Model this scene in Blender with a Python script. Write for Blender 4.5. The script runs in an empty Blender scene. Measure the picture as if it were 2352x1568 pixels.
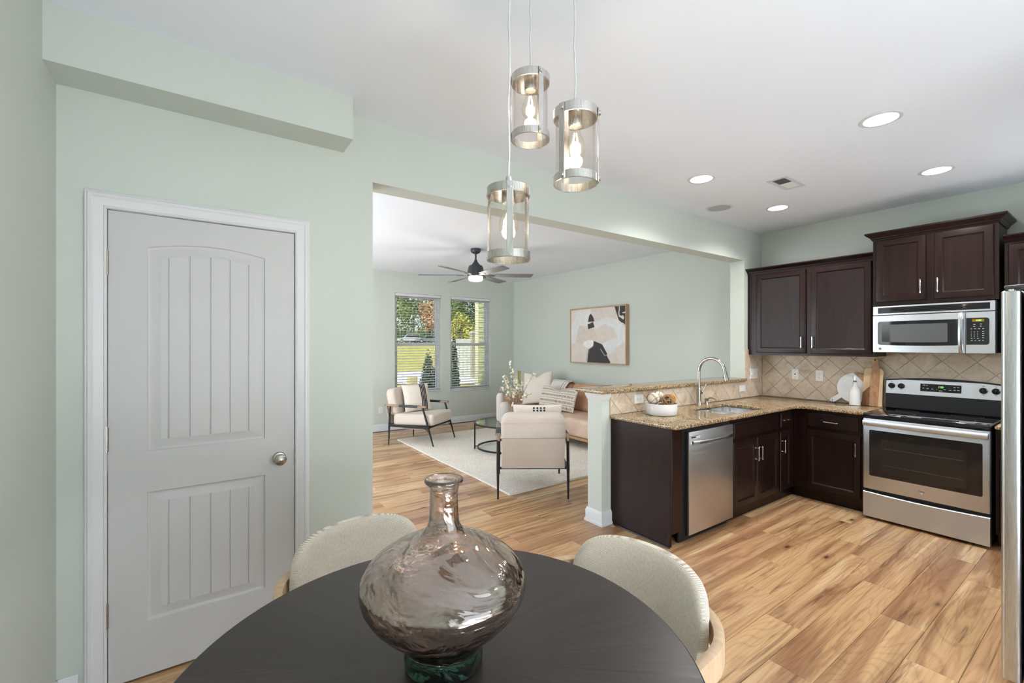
import bpy, bmesh, math, random
from mathutils import Vector, Matrix, geometry
random.seed(7)
PI = math.pi
SC = bpy.context.scene
COL = SC.collection

# ------------------------------------------------------------------ camera
EYE = 1.472
cam_data = bpy.data.cameras.new('camera')
cam_data.sensor_fit = 'HORIZONTAL'
cam_data.sensor_width = 36.0
cam_data.lens = 1018.93 / 2352 * 36.0
cam_data.shift_y = 7.04 / 2352
cam_data.clip_start = 0.02
cam_data.clip_end = 600
cam = bpy.data.objects.new('camera', cam_data)
cam.location = (0, 0, EYE)
cam.rotation_euler = (PI / 2, 0, math.radians(54.9587 - 90))
COL.objects.link(cam)
SC.camera = cam

# ------------------------------------------------------------------ colour management
SC.view_settings.view_transform = 'Standard'
SC.view_settings.look = 'None'
SC.view_settings.gamma = 1.0
SC.view_settings.use_curve_mapping = False
SC.view_settings.exposure = 0.48
SC.cycles.max_bounces = 7
SC.cycles.diffuse_bounces = 3
SC.cycles.glossy_bounces = 3
SC.cycles.transmission_bounces = 6
SC.cycles.transparent_max_bounces = 16
SC.cycles.sample_clamp_indirect = 6.0
SC.cycles.blur_glossy = 0.5
SC.cycles.use_adaptive_sampling = True
SC.cycles.adaptive_threshold = 0.18
SC.cycles.use_light_tree = False
SC.cycles.use_denoising = True

# ------------------------------------------------------------------ sky
world = bpy.data.worlds.new('sky')
SC.world = world
world.use_nodes = True
wn = world.node_tree
wn.nodes.clear()
wo = wn.nodes.new('ShaderNodeOutputWorld')
wb = wn.nodes.new('ShaderNodeBackground')
ws = wn.nodes.new('ShaderNodeTexSky')
ws.sky_type = 'NISHITA'
ws.sun_disc = False
ws.sun_elevation = math.radians(48)
ws.sun_rotation = math.radians(235)
ws.air_density = 1.0
ws.dust_density = 2.0
wb.inputs['Strength'].default_value = 0.17
wn.links.new(ws.outputs[0], wb.inputs['Color'])
wn.links.new(wb.outputs[0], wo.inputs['Surface'])


def lamp(name, kind, loc, energy, color=(1, 1, 1), rot=None, **kw):
    d = bpy.data.lights.new(name, kind)
    d.energy = energy
    d.color = color
    for k, v in kw.items():
        setattr(d, k, v)
    o = bpy.data.objects.new(name, d)
    o.location = loc
    if rot is not None:
        o.rotation_euler = rot
    COL.objects.link(o)
    return o


# sun, from behind the house on the left
sd = Vector((0.70, 0.42, -0.80))
sun = lamp('sun', 'SUN', (0, -4, 12), 3.0, (1.0, 0.95, 0.86), angle=0.009)
sun.rotation_euler = sd.to_track_quat('-Z', 'Y').to_euler()
# daylight standing in the patio door behind the camera
lamp('patio_daylight', 'AREA', (1.10, -1.66, 1.12), 27, (0.86, 0.93, 1.0), (PI / 2, 0, 0),
     shape='RECTANGLE', size=2.3, size_y=2.05)
# upward fill low in the patio doorway, added to lift the ceilings
lamp('patio_uplight_fill', 'AREA', (1.10, -1.60, 0.55), 58, (0.85, 0.925, 1.0), (PI / 2 + math.radians(62), 0, 0), shape='RECTANGLE', size=2.3, size_y=0.9)
lamp('kitchen_fill', 'AREA', (4.45, -0.44, 1.62), 14, (0.86, 0.93, 1.0), (PI / 2 + math.radians(8), 0, 0), shape='RECTANGLE', size=1.1, size_y=0.9)  # fill lamp added out of view to brighten the kitchen walls
lamp('side_uplight_fill', 'AREA', (-0.42, 5.2, 0.9), 36, (0.86, 0.93, 1.0), (0, -PI / 2 - math.radians(45), 0), shape='RECTANGLE', size=0.8, size_y=3.2)  # upward fill added for the living room ceiling
lamp('side_fill', 'AREA', (-0.45, 5.2, 1.45), 50, (0.86, 0.93, 1.0), (0, -PI / 2, 0),
     shape='RECTANGLE', size=1.8, size_y=3.2)  # living room fill light, added out of view on the left

# ------------------------------------------------------------------ mesh helpers
W = {}


class B:
    """collects geometry for one mesh"""

    def __init__(s):
        s.v = []
        s.f = []
        s.mi = []

    def add(s, vs, fs, mi=0):
        o = len(s.v)
        s.v.extend([tuple(p) for p in vs])
        for f in fs:
            s.f.append(tuple(i + o for i in f))
            s.mi.append(mi)
        return s

    def bm(s, bm, mi=0):
        bm.verts.index_update()
        s.add([v.co for v in bm.verts], [[v.index for v in f.verts] for f in bm.faces], mi)
        bm.free()
        return s

    def box(s, x0, x1, y0, y1, z0, z1, bev=0.0, seg=1, mi=0):
        x0, x1 = min(x0, x1), max(x0, x1)
        y0, y1 = min(y0, y1), max(y0, y1)
        z0, z1 = min(z0, z1), max(z0, z1)
        if bev <= 0:
            vs = [(x, y, z) for x in (x0, x1) for y in (y0, y1) for z in (z0, z1)]
            fs = [(0, 1, 3, 2), (4, 6, 7, 5), (0, 4, 5, 1), (2, 3, 7, 6), (0, 2, 6, 4), (1, 5, 7, 3)]
            return s.add(vs, fs, mi)
        bm = bmesh.new()
        bmesh.ops.create_cube(bm, size=1.0)
        for v in bm.verts:
            v.co = ((x0 + x1) / 2 + v.co.x * (x1 - x0), (y0 + y1) / 2 + v.co.y * (y1 - y0), (z0 + z1) / 2 + v.co.z * (z1 - z0))
        bev = min(bev, 0.499 * min(x1 - x0, y1 - y0, z1 - z0))
        bmesh.ops.bevel(bm, geom=list(bm.edges), offset=bev, segments=seg, profile=0.5, affect='EDGES')
        return s.bm(bm, mi)

    def loft(s, rings, cap0=True, cap1=True, closed=True, mi=0):
        """rings: lists of points of the same length"""
        n = len(rings[0])
        vs = [p for r in rings for p in r]
        fs = []
        for k in range(len(rings) - 1):
            for i in range(n if closed else n - 1):
                j = (i + 1) % n
                fs.append((k * n + i, k * n + j, (k + 1) * n + j, (k + 1) * n + i))
        if cap0:
            fs.append(tuple(range(n - 1, -1, -1)))
        if cap1:
            fs.append(tuple((len(rings) - 1) * n + i for i in range(n)))
        return s.add(vs, fs, mi)

    def cyl(s, p0, p1, r0, r1=None, n=16, mi=0):
        r1 = r0 if r1 is None else r1
        p0, p1 = Vector(p0), Vector(p1)
        d = (p1 - p0).normalized()
        a = d.orthogonal().normalized()
        b = d.cross(a)
        ring = lambda p, r: [p + (a * math.cos(t) + b * math.sin(t)) * r for t in [2 * PI * i / n for i in range(n)]]
        return s.loft([ring(p0, r0), ring(p1, r1)], mi=mi)

    def tube(s, pts, r, n=8, closed=False, caps=True, mi=0):
        pts = [Vector(p) for p in pts]
        m = len(pts)
        rr = r if isinstance(r, (list, tuple)) else [r] * m
        rings = []
        up = None
        for i in range(m):
            if closed:
                t = (pts[(i + 1) % m] - pts[i - 1]).normalized()
            else:
                t = (pts[min(i + 1, m - 1)] - pts[max(i - 1, 0)]).normalized()
            if up is None:
                up = t.orthogonal().normalized()
            else:
                up = (up - t * up.dot(t))
                up = up.normalized() if up.length > 1e-6 else t.orthogonal().normalized()
            b = t.cross(up)
            rings.append([pts[i] + (up * math.cos(2 * PI * k / n) + b * math.sin(2 * PI * k / n)) * rr[i] for k in range(n)])
        if closed:
            rings.append(rings[0])
            return s.loft(rings, False, False, mi=mi)
        return s.loft(rings, caps, caps, mi=mi)

    def lathe(s, prof, c=(0, 0, 0), n=32, cap0=False, cap1=False, mi=0):
        rings = [[(c[0] + r * math.cos(2 * PI * i / n), c[1] + r * math.sin(2 * PI * i / n), c[2] + z) for i in range(n)] for r, z in prof]
        return s.loft(rings, cap0, cap1, mi=mi)

    def prism(s, poly, lo, hi, axis='z', bev=0.0, mi=0):
        """poly: 2D points; axis x: (y,z), y: (x,z), z: (x,y)"""
        mp = {'x': lambda a, b, t: (t, a, b), 'y': lambda a, b, t: (a, t, b), 'z': lambda a, b, t: (a, b, t)}[axis]
        if bev > 0:
            ins = inset(poly, bev)
            rings = [[mp(a, b, lo) for a, b in ins], [mp(a, b, lo + bev) for a, b in poly], [mp(a, b, hi - bev) for a, b in poly], [mp(a, b, hi) for a, b in ins]]
        else:
            rings = [[mp(a, b, lo) for a, b in poly], [mp(a, b, hi) for a, b in poly]]
        return s.loft(rings, mi=mi)

    def xf(s, M):
        s.v = [tuple(M @ Vector(p)) for p in s.v]
        return s


def area2(poly):
    return sum(poly[i][0] * poly[(i + 1) % len(poly)][1] - poly[(i + 1) % len(poly)][0] * poly[i][1] for i in range(len(poly)))


def inset(poly, d):
    n = len(poly)
    sg = 1 if area2(poly) > 0 else -1
    out = []
    for i in range(n):
        p0, p1, p2 = Vector(poly[i - 1]), Vector(poly[i]), Vector(poly[(i + 1) % n])
        e0 = (p1 - p0)
        e1 = (p2 - p1)
        if e0.length < 1e-9 or e1.length < 1e-9:
            out.append(tuple(p1))
            continue
        e0.normalize()
        e1.normalize()
        n0 = Vector((-e0.y, e0.x)) * sg
        n1 = Vector((-e1.y, e1.x)) * sg
        k = max(0.3, 1 + n0.dot(n1))
        out.append(tuple(p1 + (n0 + n1) * (d / k)))
    return out


def rrect(x0, x1, y0, y1, r, n=5):
    pts = []
    for cx, cy, a in ((x1 - r, y1 - r, 0), (x0 + r, y1 - r, 90), (x0 + r, y0 + r, 180), (x1 - r, y0 + r, 270)):
        for k in range(n + 1):
            t = math.radians(a + 90 * k / n)
            pts.append((cx + r * math.cos(t), cy + r * math.sin(t)))
    return pts


def finish(o, me, mats, smooth, angle):
    for m in (mats if isinstance(mats, (list, tuple)) else [mats]):
        me.materials.append(m)
    if smooth:
        me.polygons.foreach_set('use_smooth', [True] * len(me.polygons))
        me.set_sharp_from_angle(angle=math.radians(angle))


def obj(name, b, mats, parent=None, smooth=True, angle=38, local=False, kind=None, label=None):
    """link ONE mesh; coordinates are world coordinates unless local"""
    me = bpy.data.meshes.new(name)
    vs = b.v
    Mp = W.get(parent.name) if parent is not None else None
    if Mp is not None and not local:
        inv = Mp.inverted()
        vs = [tuple(inv @ Vector(p)) for p in vs]
    me.from_pydata(vs, [], b.f)
    if any(b.mi):
        me.polygons.foreach_set('material_index', b.mi)
    me.validate()
    bm = bmesh.new()
    bm.from_mesh(me)
    bmesh.ops.recalc_face_normals(bm, faces=bm.faces)
    bm.to_mesh(me)
    bm.free()
    o = bpy.data.objects.new(name, me)
    COL.objects.link(o)
    finish(o, me, mats, smooth, angle)
    if parent is not None:
        o.parent = parent
        W[o.name] = Mp if Mp is not None else Matrix()
    else:
        W[o.name] = Matrix()
    if kind:
        o['kind'] = kind
    if label:
        o['label'] = label
    return o


def thing(name, label, cat, loc=(0, 0, 0), rotz=0.0, group=None):
    o = bpy.data.objects.new(name, None)
    o.empty_display_size = 0.1
    o.location = loc
    o.rotation_euler = (0, 0, rotz)
    COL.objects.link(o)
    W[o.name] = Matrix.Translation(Vector(loc)) @ Matrix.Rotation(rotz, 4, 'Z')
    o['label'] = label
    o['category'] = cat
    if group:
        o['group'] = group
    return o


def tag(o, label, cat, group=None):
    o['label'] = label
    o['category'] = cat
    if group:
        o['group'] = group
    return o


def struct(name, b, mats, **kw):
    o = obj(name, b, mats, **kw)
    o['kind'] = 'structure'
    return o


def dup(root, loc, rotz, label, group=None):
    r = root.copy()
    COL.objects.link(r)
    r.location = loc
    r.rotation_euler = (0, 0, rotz)
    r['label'] = label
    if group:
        r['group'] = group
    W[r.name] = Matrix.Translation(Vector(loc)) @ Matrix.Rotation(rotz, 4, 'Z')

    def rec(src, dst):
        for ch in list(src.children):
            c = ch.copy()
            COL.objects.link(c)
            c.parent = dst
            W[c.name] = W[r.name]
            rec(ch, c)
    rec(root, r)
    return r


def text(name, s, size, M, mat, parent, depth=0.0003, align='CENTER'):
    """flat lettering turned into a mesh part; M places it in the world (text lies in local xy)"""
    cu = bpy.data.curves.new(name, 'FONT')
    cu.body = s
    cu.size = size
    cu.align_x = align
    cu.align_y = 'CENTER'
    cu.extrude = depth
    cu.resolution_u = 2
    t = bpy.data.objects.new(name, cu)
    COL.objects.link(t)
    dg = bpy.context.evaluated_depsgraph_get()
    me = bpy.data.meshes.new_from_object(t.evaluated_get(dg))
    bpy.data.objects.remove(t)
    b = B()
    b.add([M @ v.co for v in me.vertices], [tuple(p.vertices) for p in me.polygons])
    bpy.data.meshes.remove(me)
    return obj(name, b, mat, parent, smooth=False)


# ------------------------------------------------------------------ material helpers
def lin(r, g, b):
    f = lambda c: (c / 255 / 12.92) if c / 255 <= 0.04045 else ((c / 255 + 0.055) / 1.055) ** 2.4
    return (f(r), f(g), f(b), 1)


class M:
    def __init__(s, name):
        s.m = bpy.data.materials.new(name)
        s.m.use_nodes = True
        s.t = s.m.node_tree
        s.t.nodes.clear()
        s.out = s.n('OutputMaterial')

    def n(s, kind, **kw):
        nd = s.t.nodes.new('ShaderNode' + kind)
        for k, v in kw.items():
            if k.startswith('i_'):
                nd.inputs[k[2:].replace('_', ' ')].default_value = v
            else:
                setattr(nd, k, v)
        return nd

    def l(s, a, b):
        s.t.links.new(a, b)

    def ramp(s, fac, stops):
        r = s.n('ValToRGB')
        e = r.color_ramp.elements
        while len(e) > 1:
            e.remove(e[-1])
        e[0].position, e[0].color = stops[0]
        for p, c in stops[1:]:
            x = e.new(p)
            x.color = c
        s.l(fac, r.inputs[0])
        return r.outputs[0]

    def mix(s, fac, a, b, mode='MIX'):
        m = s.n('Mix', data_type='RGBA', blend_type=mode)
        for k, v in ((0, fac), (6, a), (7, b)):
            if hasattr(v, 'is_linked'):
                s.l(v, m.inputs[k])
            else:
                m.inputs[k].default_value = v
        return m.outputs[2]

    def coords(s, scale=(1, 1, 1), kind='Object', rnd=0.0, rot=(0, 0, 0)):
        tc = s.n('TexCoord')
        v = s.n('NewGeometry').outputs['Position'] if kind == 'World' else tc.outputs[kind]
        if rnd:
            oi = s.n('ObjectInfo')
            mu = s.n('Math', operation='MULTIPLY')
            mu.inputs[1].default_value = rnd
            s.l(oi.outputs['Random'], mu.inputs[0])
            va = s.n('VectorMath', operation='ADD')
            s.l(v, va.inputs[0])
            s.l(mu.outputs[0], va.inputs[1])
            v = va.outputs[0]
        mp = s.n('Mapping')
        mp.inputs['Scale'].default_value = scale
        mp.inputs['Rotation'].default_value = rot
        s.l(v, mp.inputs['Vector'])
        return mp.outputs[0]

    def noise(s, vec, scale, detail=4, rough=0.55, dist=0.0):
        nz = s.n('TexNoise')
        nz.inputs['Scale'].default_value = scale
        nz.inputs['Detail'].default_value = detail
        nz.inputs['Roughness'].default_value = rough
        nz.inputs['Distortion'].default_value = dist
        s.l(vec, nz.inputs['Vector'])
        return nz.outputs[0]

    def bump(s, h, strength, dist=0.01):
        b = s.n('Bump')
        b.inputs['Strength'].default_value = strength
        b.inputs['Distance'].default_value = dist
        s.l(h, b.inputs['Height'])
        return b.outputs[0]

    def principled(s, col, rough=0.5, metal=0.0, normal=None, **kw):
        p = s.n('BsdfPrincipled')
        for k, v in (('Base Color', col), ('Roughness', rough), ('Metallic', metal)):
            if hasattr(v, 'is_linked'):
                s.l(v, p.inputs[k])
            else:
                p.inputs[k].default_value = v
        if normal is not None:
            s.l(normal, p.inputs['Normal'])
        for k, v in kw.items():
            p.inputs[k.replace('_', ' ')].default_value = v
        s.l(p.outputs[0], s.out.inputs['Surface'])
        return p


def flat(name, col, rough=0.5, metal=0.0, bump=None, var=None, coords='Object', **kw):
    """one colour with slight procedural variation; bump=(scale,strength), var=(scale,amount)"""
    m = M(name)
    c = col
    nrm = None
    if var:
        f = m.noise(m.coords(kind=coords), var[0], 5)
        d = var[1]
        lo = tuple(max(0, x * (1 - d)) for x in col[:3]) + (1,)
        hi = tuple(min(1, x * (1 + d)) for x in col[:3]) + (1,)
        c = m.ramp(f, [(0.3, lo), (0.7, hi)])
    if bump:
        nrm = m.bump(m.noise(m.coords(kind=coords), bump[0], 4), bump[1], 0.002)
    m.principled(c, rough, metal, nrm, **kw)
    return m.m


def emit(name, col, strength):
    m = M(name)
    e = m.n('Emission')
    e.inputs[0].default_value = col
    e.inputs[1].default_value = strength
    m.l(e.outputs[0], m.out.inputs['Surface'])
    return m.m


def sheer(name, tint, gloss=0.1, rough=0.02):
    """thin clear glass: tinted see-through with a Fresnel reflection"""
    m = M(name)
    tr = m.n('BsdfTransparent')
    tr.inputs[0].default_value = tint
    gl = m.n('BsdfGlossy')
    gl.inputs['Roughness'].default_value = rough
    lw = m.n('LayerWeight')
    lw.inputs[0].default_value = 0.5
    pw = m.n('Math', operation='POWER')
    m.l(lw.outputs['Facing'], pw.inputs[0])
    pw.inputs[1].default_value = 4.0
    ad = m.n('Math', operation='MULTIPLY_ADD', use_clamp=True)
    m.l(pw.outputs[0], ad.inputs[0])
    ad.inputs[1].default_value = 0.45
    ad.inputs[2].default_value = gloss
    mx = m.n('MixShader')
    m.l(ad.outputs[0], mx.inputs[0])
    m.l(tr.outputs[0], mx.inputs[1])
    m.l(gl.outputs[0], mx.inputs[2])
    m.l(mx.outputs[0], m.out.inputs['Surface'])
    return m.m

# ------------------------------------------------------------------ materials
def m_wall():
    m = M('sage_paint')
    v = m.coords(kind='World')
    c = m.ramp(m.noise(v, 1.3, 2), [(0.3, (0.580, 0.622, 0.560, 1)), (0.7, (0.590, 0.632, 0.570, 1))])
    m.principled(c, 0.62, 0, m.bump(m.noise(v, 420, 2), 0.06, 0.001))
    return m.m


def m_floor():
    m = M('hickory_plank')
    tc = m.n('NewGeometry').outputs['Position']
    oi = m.n('ObjectInfo')
    rnd = oi.outputs['Random']
    mu = m.n('Math', operation='MULTIPLY')
    mu.inputs[1].default_value = 57.0
    m.l(rnd, mu.inputs[0])
    va = m.n('VectorMath', operation='ADD')
    m.l(tc, va.inputs[0])
    m.l(mu.outputs[0], va.inputs[1])

    def mp(sx, sy):
        q = m.n('Mapping')
        q.inputs['Scale'].default_value = (sx, sy, 1)
        m.l(va.outputs[0], q.inputs['Vector'])
        return q.outputs[0]
    # long heart-wood streaks
    streak = m.noise(mp(0.55, 7.5), 1.0, 4, 0.55, 0.9)
    # fine grain
    grain = m.noise(mp(1.6, 85), 1.0, 6, 0.65, 0.25)
    # cathedral figure: stretched rings of a low field
    field = m.noise(mp(0.62, 4.0), 1.0, 2, 0.45, 0.35)
    k = m.n('Math', operation='MULTIPLY')
    m.l(field, k.inputs[0])
    k.inputs[1].default_value = 20.0
    fr = m.n('Math', operation='FRACT')
    m.l(k.outputs[0], fr.inputs[0])
    ring = m.ramp(fr.outputs[0], [(0.0, (0.90, 0.88, 0.86, 1)), (0.10, (0.74, 0.70, 0.66, 1)), (0.30, (1, 1, 1, 1)), (0.85, (1, 1, 1, 1)), (1.0, (0.90, 0.88, 0.86, 1))])
    base = m.ramp(rnd, [(0.0, lin(212, 172, 126)), (0.35, lin(198, 156, 112)), (0.6, lin(220, 184, 138)), (0.8, lin(186, 142, 104)), (1.0, lin(212, 170, 126))])
    c = m.mix(m.ramp(streak, [(0.48, (0, 0, 0, 1)), (0.56, (0.62, 0.62, 0.62, 1)), (0.72, (0.92, 0.92, 0.92, 1))]), base, lin(150, 106, 74))
    c = m.mix(m.ramp(streak, [(0.28, (0.75, 0.75, 0.75, 1)), (0.42, (0, 0, 0, 1))]), c, lin(230, 198, 152))
    c = m.mix(0.55, c, ring, 'MULTIPLY')
    c = m.mix(0.8, c, m.ramp(grain, [(0.32, (0.70, 0.66, 0.62, 1)), (0.52, (1, 1, 1, 1)), (0.75, (1.06, 1.05, 1.04, 1))]), 'MULTIPLY')
    # mineral streaks
    dark = m.noise(mp(0.9, 24), 1.0, 5, 0.62, 0.7)
    c = m.mix(m.ramp(dark, [(0.57, (0, 0, 0, 1)), (0.68, (0.85, 0.75, 0.75, 1))]), c, lin(104, 72, 52))
    # knots
    vo = m.n('TexVoronoi')
    vo.inputs['Scale'].default_value = 1.0
    m.l(mp(1.7, 4.5), vo.inputs['Vector'])
    c = m.mix(m.ramp(vo.outputs['Distance'], [(0.03, (0.95, 0.95, 0.95, 1)), (0.075, (0.25, 0.25, 0.25, 1)), (0.14, (0, 0, 0, 1))]), c, lin(78, 50, 34))
    m.principled(c, 0.25, 0, m.bump(grain, 0.08, 0.002), Specular_IOR_Level=0.55)
    return m.m


def m_granite():
    m = M('speckled_gold_granite')
    v = m.coords(kind='World')
    big = m.noise(v, 14, 4, 0.6, 0.6)
    c = m.ramp(big, [(0.30, lin(188, 166, 132)), (0.5, lin(168, 140, 100)), (0.68, lin(138, 104, 68))])
    vo = m.n('TexVoronoi')
    vo.inputs['Scale'].default_value = 185
    m.l(v, vo.inputs['Vector'])
    sep = m.n('SeparateColor')
    m.l(vo.outputs['Color'], sep.inputs[0])
    c = m.mix(m.ramp(sep.outputs[0], [(0.55, (0, 0, 0, 1)), (0.60, (0.85, 0.85, 0.85, 1))]), c, lin(210, 190, 156))
    c = m.mix(m.ramp(sep.outputs[1], [(0.64, (0, 0, 0, 1)), (0.68, (0.9, 0.9, 0.9, 1))]), c, lin(124, 94, 62))
    spots = m.noise(v, 130, 3, 0.6)
    c = m.mix(m.ramp(spots, [(0.535, (0, 0, 0, 1)), (0.585, (0.95, 0.95, 0.95, 1))]), c, lin(48, 38, 30))
    m.principled(c, 0.09, 0, None, Specular_IOR_Level=0.55)
    return m.m


def m_travertine():
    m = M('travertine_tile')
    v = m.coords(kind='World', rnd=31)
    n1 = m.noise(v, 9, 6, 0.65, 0.4)
    c = m.ramp(n1, [(0.28, lin(176, 154, 130)), (0.45, lin(206, 187, 164)), (0.62, lin(218, 202, 182)), (0.8, lin(196, 172, 146))])
    n2 = m.noise(v, 60, 4, 0.6)
    c = m.mix(0.5, c, m.ramp(n2, [(0.3, (0.86, 0.84, 0.82, 1)), (0.55, (1, 1, 1, 1))]), 'MULTIPLY')
    oi = m.n('ObjectInfo')
    c = m.mix(0.6, c, m.ramp(oi.outputs['Random'], [(0, (0.88, 0.87, 0.85, 1)), (1, (1, 1, 1, 1))]), 'MULTIPLY')
    m.principled(c, 0.42, 0, m.bump(n2, 0.08, 0.002))
    return m.m


def m_darkwood(name, a, b, rough, spec=0.28):
    m = M(name)
    v = m.coords(kind='World', scale=(9, 9, 0.8))
    g = m.noise(v, 3.0, 6, 0.6, 0.8)
    blotch = m.noise(m.coords(kind='World'), 5, 3)
    c = m.ramp(g, [(0.25, a), (0.75, b)])
    c = m.mix(0.5, c, m.ramp(blotch, [(0.3, (0.75, 0.72, 0.72, 1)), (0.7, (1, 1, 1, 1))]), 'MULTIPLY')
    m.principled(c, rough, 0, m.bump(g, 0.03, 0.002), Specular_IOR_Level=spec)
    return m.m


def m_steel(name, col, rough, axis):
    m = M(name)
    sc = {'x': (6, 900, 900), 'y': (900, 6, 900), 'z': (900, 900, 6)}[axis]
    g = m.noise(m.coords(kind='World', scale=sc), 1.0, 2)
    r = m.ramp(g, [(0.3, (rough * 0.8,) * 3 + (1,)), (0.7, (rough * 1.2,) * 3 + (1,))])
    m.principled(col, r, 1.0, m.bump(g, 0.004, 0.0002))
    return m.m


def m_fabric(name, a, b, scale=260, rough=0.92, bump=0.5):
    m = M(name)
    v = m.coords()
    w = m.noise(v, scale, 3, 0.6)
    s = m.noise(v, 6, 3)
    c = m.ramp(w, [(0.3, a), (0.7, b)])
    c = m.mix(0.35, c, m.ramp(s, [(0.3, (0.88, 0.87, 0.86, 1)), (0.7, (1, 1, 1, 1))]), 'MULTIPLY')
    m.principled(c, rough, 0, m.bump(w, bump, 0.003), Sheen_Weight=0.15)
    return m.m


def m_ribbed(name, a, b):
    """woven rib cloth of the dining chairs: rows of small stitches"""
    m = M(name)
    tc = m.n('TexCoord')
    w = m.n('TexWave', wave_type='BANDS', bands_direction='Z', wave_profile='SIN')
    w.inputs['Scale'].default_value = 110
    w.inputs['Distortion'].default_value = 1.2
    w.inputs['Detail'].default_value = 2
    m.l(tc.outputs['Object'], w.inputs['Vector'])
    st = m.noise(m.coords(scale=(1, 1, 0.5)), 230, 2)
    h = m.mix(0.5, w.outputs[0], st)
    c = m.ramp(h, [(0.25, a), (0.65, b)])
    m.principled(c, 0.9, 0, m.bump(h, 0.55, 0.004), Sheen_Weight=0.15)
    return m.m


def m_wood(name, a, b, scale=(2, 30, 30), rough=0.45, dist=0.8):
    m = M(name)
    g = m.noise(m.coords(scale=scale), 1.0, 5, 0.6, dist)
    c = m.ramp(g, [(0.3, a), (0.7, b)])
    m.principled(c, rough, 0, m.bump(g, 0.08, 0.002))
    return m.m


def m_leather(name, a, b):
    m = M(name)
    v = m.coords()
    g = m.noise(v, 7, 4, 0.6, 0.6)
    p = m.noise(v, 160, 3)
    m.principled(m.ramp(g, [(0.3, a), (0.7, b)]), 0.42, 0, m.bump(p, 0.25, 0.002))
    return m.m


def m_sunburst(name, a, b):
    """black stained veneer laid in wedges: grain runs out from the centre"""
    m = M(name)
    sp = m.n('SeparateXYZ')
    m.l(m.n('TexCoord').outputs['Object'], sp.inputs[0])
    an = m.n('Math', operation='ARCTAN2')
    m.l(sp.outputs[1], an.inputs[0])
    m.l(sp.outputs[0], an.inputs[1])
    ln = m.n('VectorMath', operation='LENGTH')
    m.l(m.n('TexCoord').outputs['Object'], ln.inputs[0])
    cb = m.n('CombineXYZ')
    sc = m.n('Math', operation='MULTIPLY')
    m.l(an.outputs[0], sc.inputs[0])
    sc.inputs[1].default_value = 26.0
    m.l(sc.outputs[0], cb.inputs[0])
    m.l(ln.outputs['Value'], cb.inputs[1])
    g = m.noise(cb.outputs[0], 3.0, 6, 0.6, 0.3)
    wd = m.n('Math', operation='MULTIPLY')
    m.l(an.outputs[0], wd.inputs[0])
    wd.inputs[1].default_value = 6 / PI
    fl_ = m.n('Math', operation='FLOOR')
    m.l(wd.outputs[0], fl_.inputs[0])
    wn_ = m.n('TexWhiteNoise', noise_dimensions='1D')
    m.l(fl_.outputs[0], wn_.inputs['W'])
    c = m.ramp(g, [(0.3, a), (0.7, b)])
    c = m.mix(0.8, c, m.ramp(wn_.outputs['Value'], [(0, (0.72, 0.72, 0.74, 1)), (1, (1.12, 1.10, 1.10, 1))]), 'MULTIPLY')
    m.principled(c, m.ramp(g, [(0.3, (0.30, 0.30, 0.30, 1)), (0.7, (0.40, 0.40, 0.40, 1))]), 0, m.bump(g, 0.05, 0.002), Specular_IOR_Level=0.55)
    return m.m


def m_vase(name, tint, lustre, amt):
    """blown lustre glass: refracting body under a thin warm mirror film, uneven surface"""
    m = M(name)
    v = m.coords(scale=(1, 1, 1.5))
    h = m.noise(v, 5.5, 3, 0.5, 1.4)
    nr = m.bump(h, 0.85, 0.022)
    g = m.n('BsdfGlass')
    g.inputs['Color'].default_value = tint
    g.inputs['IOR'].default_value = 1.42
    g.inputs['Roughness'].default_value = 0.0
    m.l(nr, g.inputs['Normal'])
    s = m.n('BsdfGlossy')
    s.inputs['Roughness'].default_value = 0.03
    s.inputs['Color'].default_value = lustre
    m.l(nr, s.inputs['Normal'])
    lw = m.n('LayerWeight')
    lw.inputs[0].default_value = 0.45
    m.l(nr, lw.inputs['Normal'])
    mu = m.n('Math', operation='MULTIPLY_ADD', use_clamp=True)
    m.l(lw.outputs['Facing'], mu.inputs[0])
    mu.inputs[1].default_value = 0.28
    mu.inputs[2].default_value = amt
    mx = m.n('MixShader')
    m.l(mu.outputs[0], mx.inputs[0])
    m.l(g.outputs[0], mx.inputs[1])
    m.l(s.outputs[0], mx.inputs[2])
    m.l(mx.outputs[0], m.out.inputs['Surface'])
    return m.m


def m_foliage(name, stops, rough=0.75):
    m = M(name)
    v = m.coords(kind='World')
    n = m.noise(v, 1.1, 3)
    f = m.noise(v, 14, 2)
    c = m.ramp(n, stops)
    c = m.mix(0.7, c, m.ramp(f, [(0.3, (0.55, 0.55, 0.55, 1)), (0.7, (1.25, 1.25, 1.2, 1))]), 'MULTIPLY')
    m.principled(c, rough)
    return m.m


WALL = m_wall()
CEIL = flat('ceiling_white', (0.83, 0.865, 0.92, 1), 0.8, bump=(300, 0.05), coords='Object')
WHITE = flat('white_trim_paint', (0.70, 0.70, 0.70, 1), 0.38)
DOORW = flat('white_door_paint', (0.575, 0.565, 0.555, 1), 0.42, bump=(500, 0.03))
FLOOR = m_floor()
GRANITE = m_granite()
TRAV = m_travertine()
GROUT = flat('grout', lin(212, 198, 178), 0.9, bump=(300, 0.2))
ESPRESSO = m_darkwood('espresso_cabinet', lin(22, 12, 10), lin(46, 26, 22), 0.30)
TABLEWOOD = m_darkwood('black_stained_table', lin(38, 33, 32), lin(66, 56, 53), 0.34, 0.55)
SUNBURST = m_sunburst('sunburst_veneer', lin(40, 34, 33), lin(66, 56, 53))
DRIFT = m_wood('grey_brown_ash', lin(138, 112, 90), lin(168, 140, 114), (6, 40, 6))
STEEL_Y = m_steel('brushed_steel_across', (0.62, 0.645, 0.68, 1), 0.40, 'y')
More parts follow.
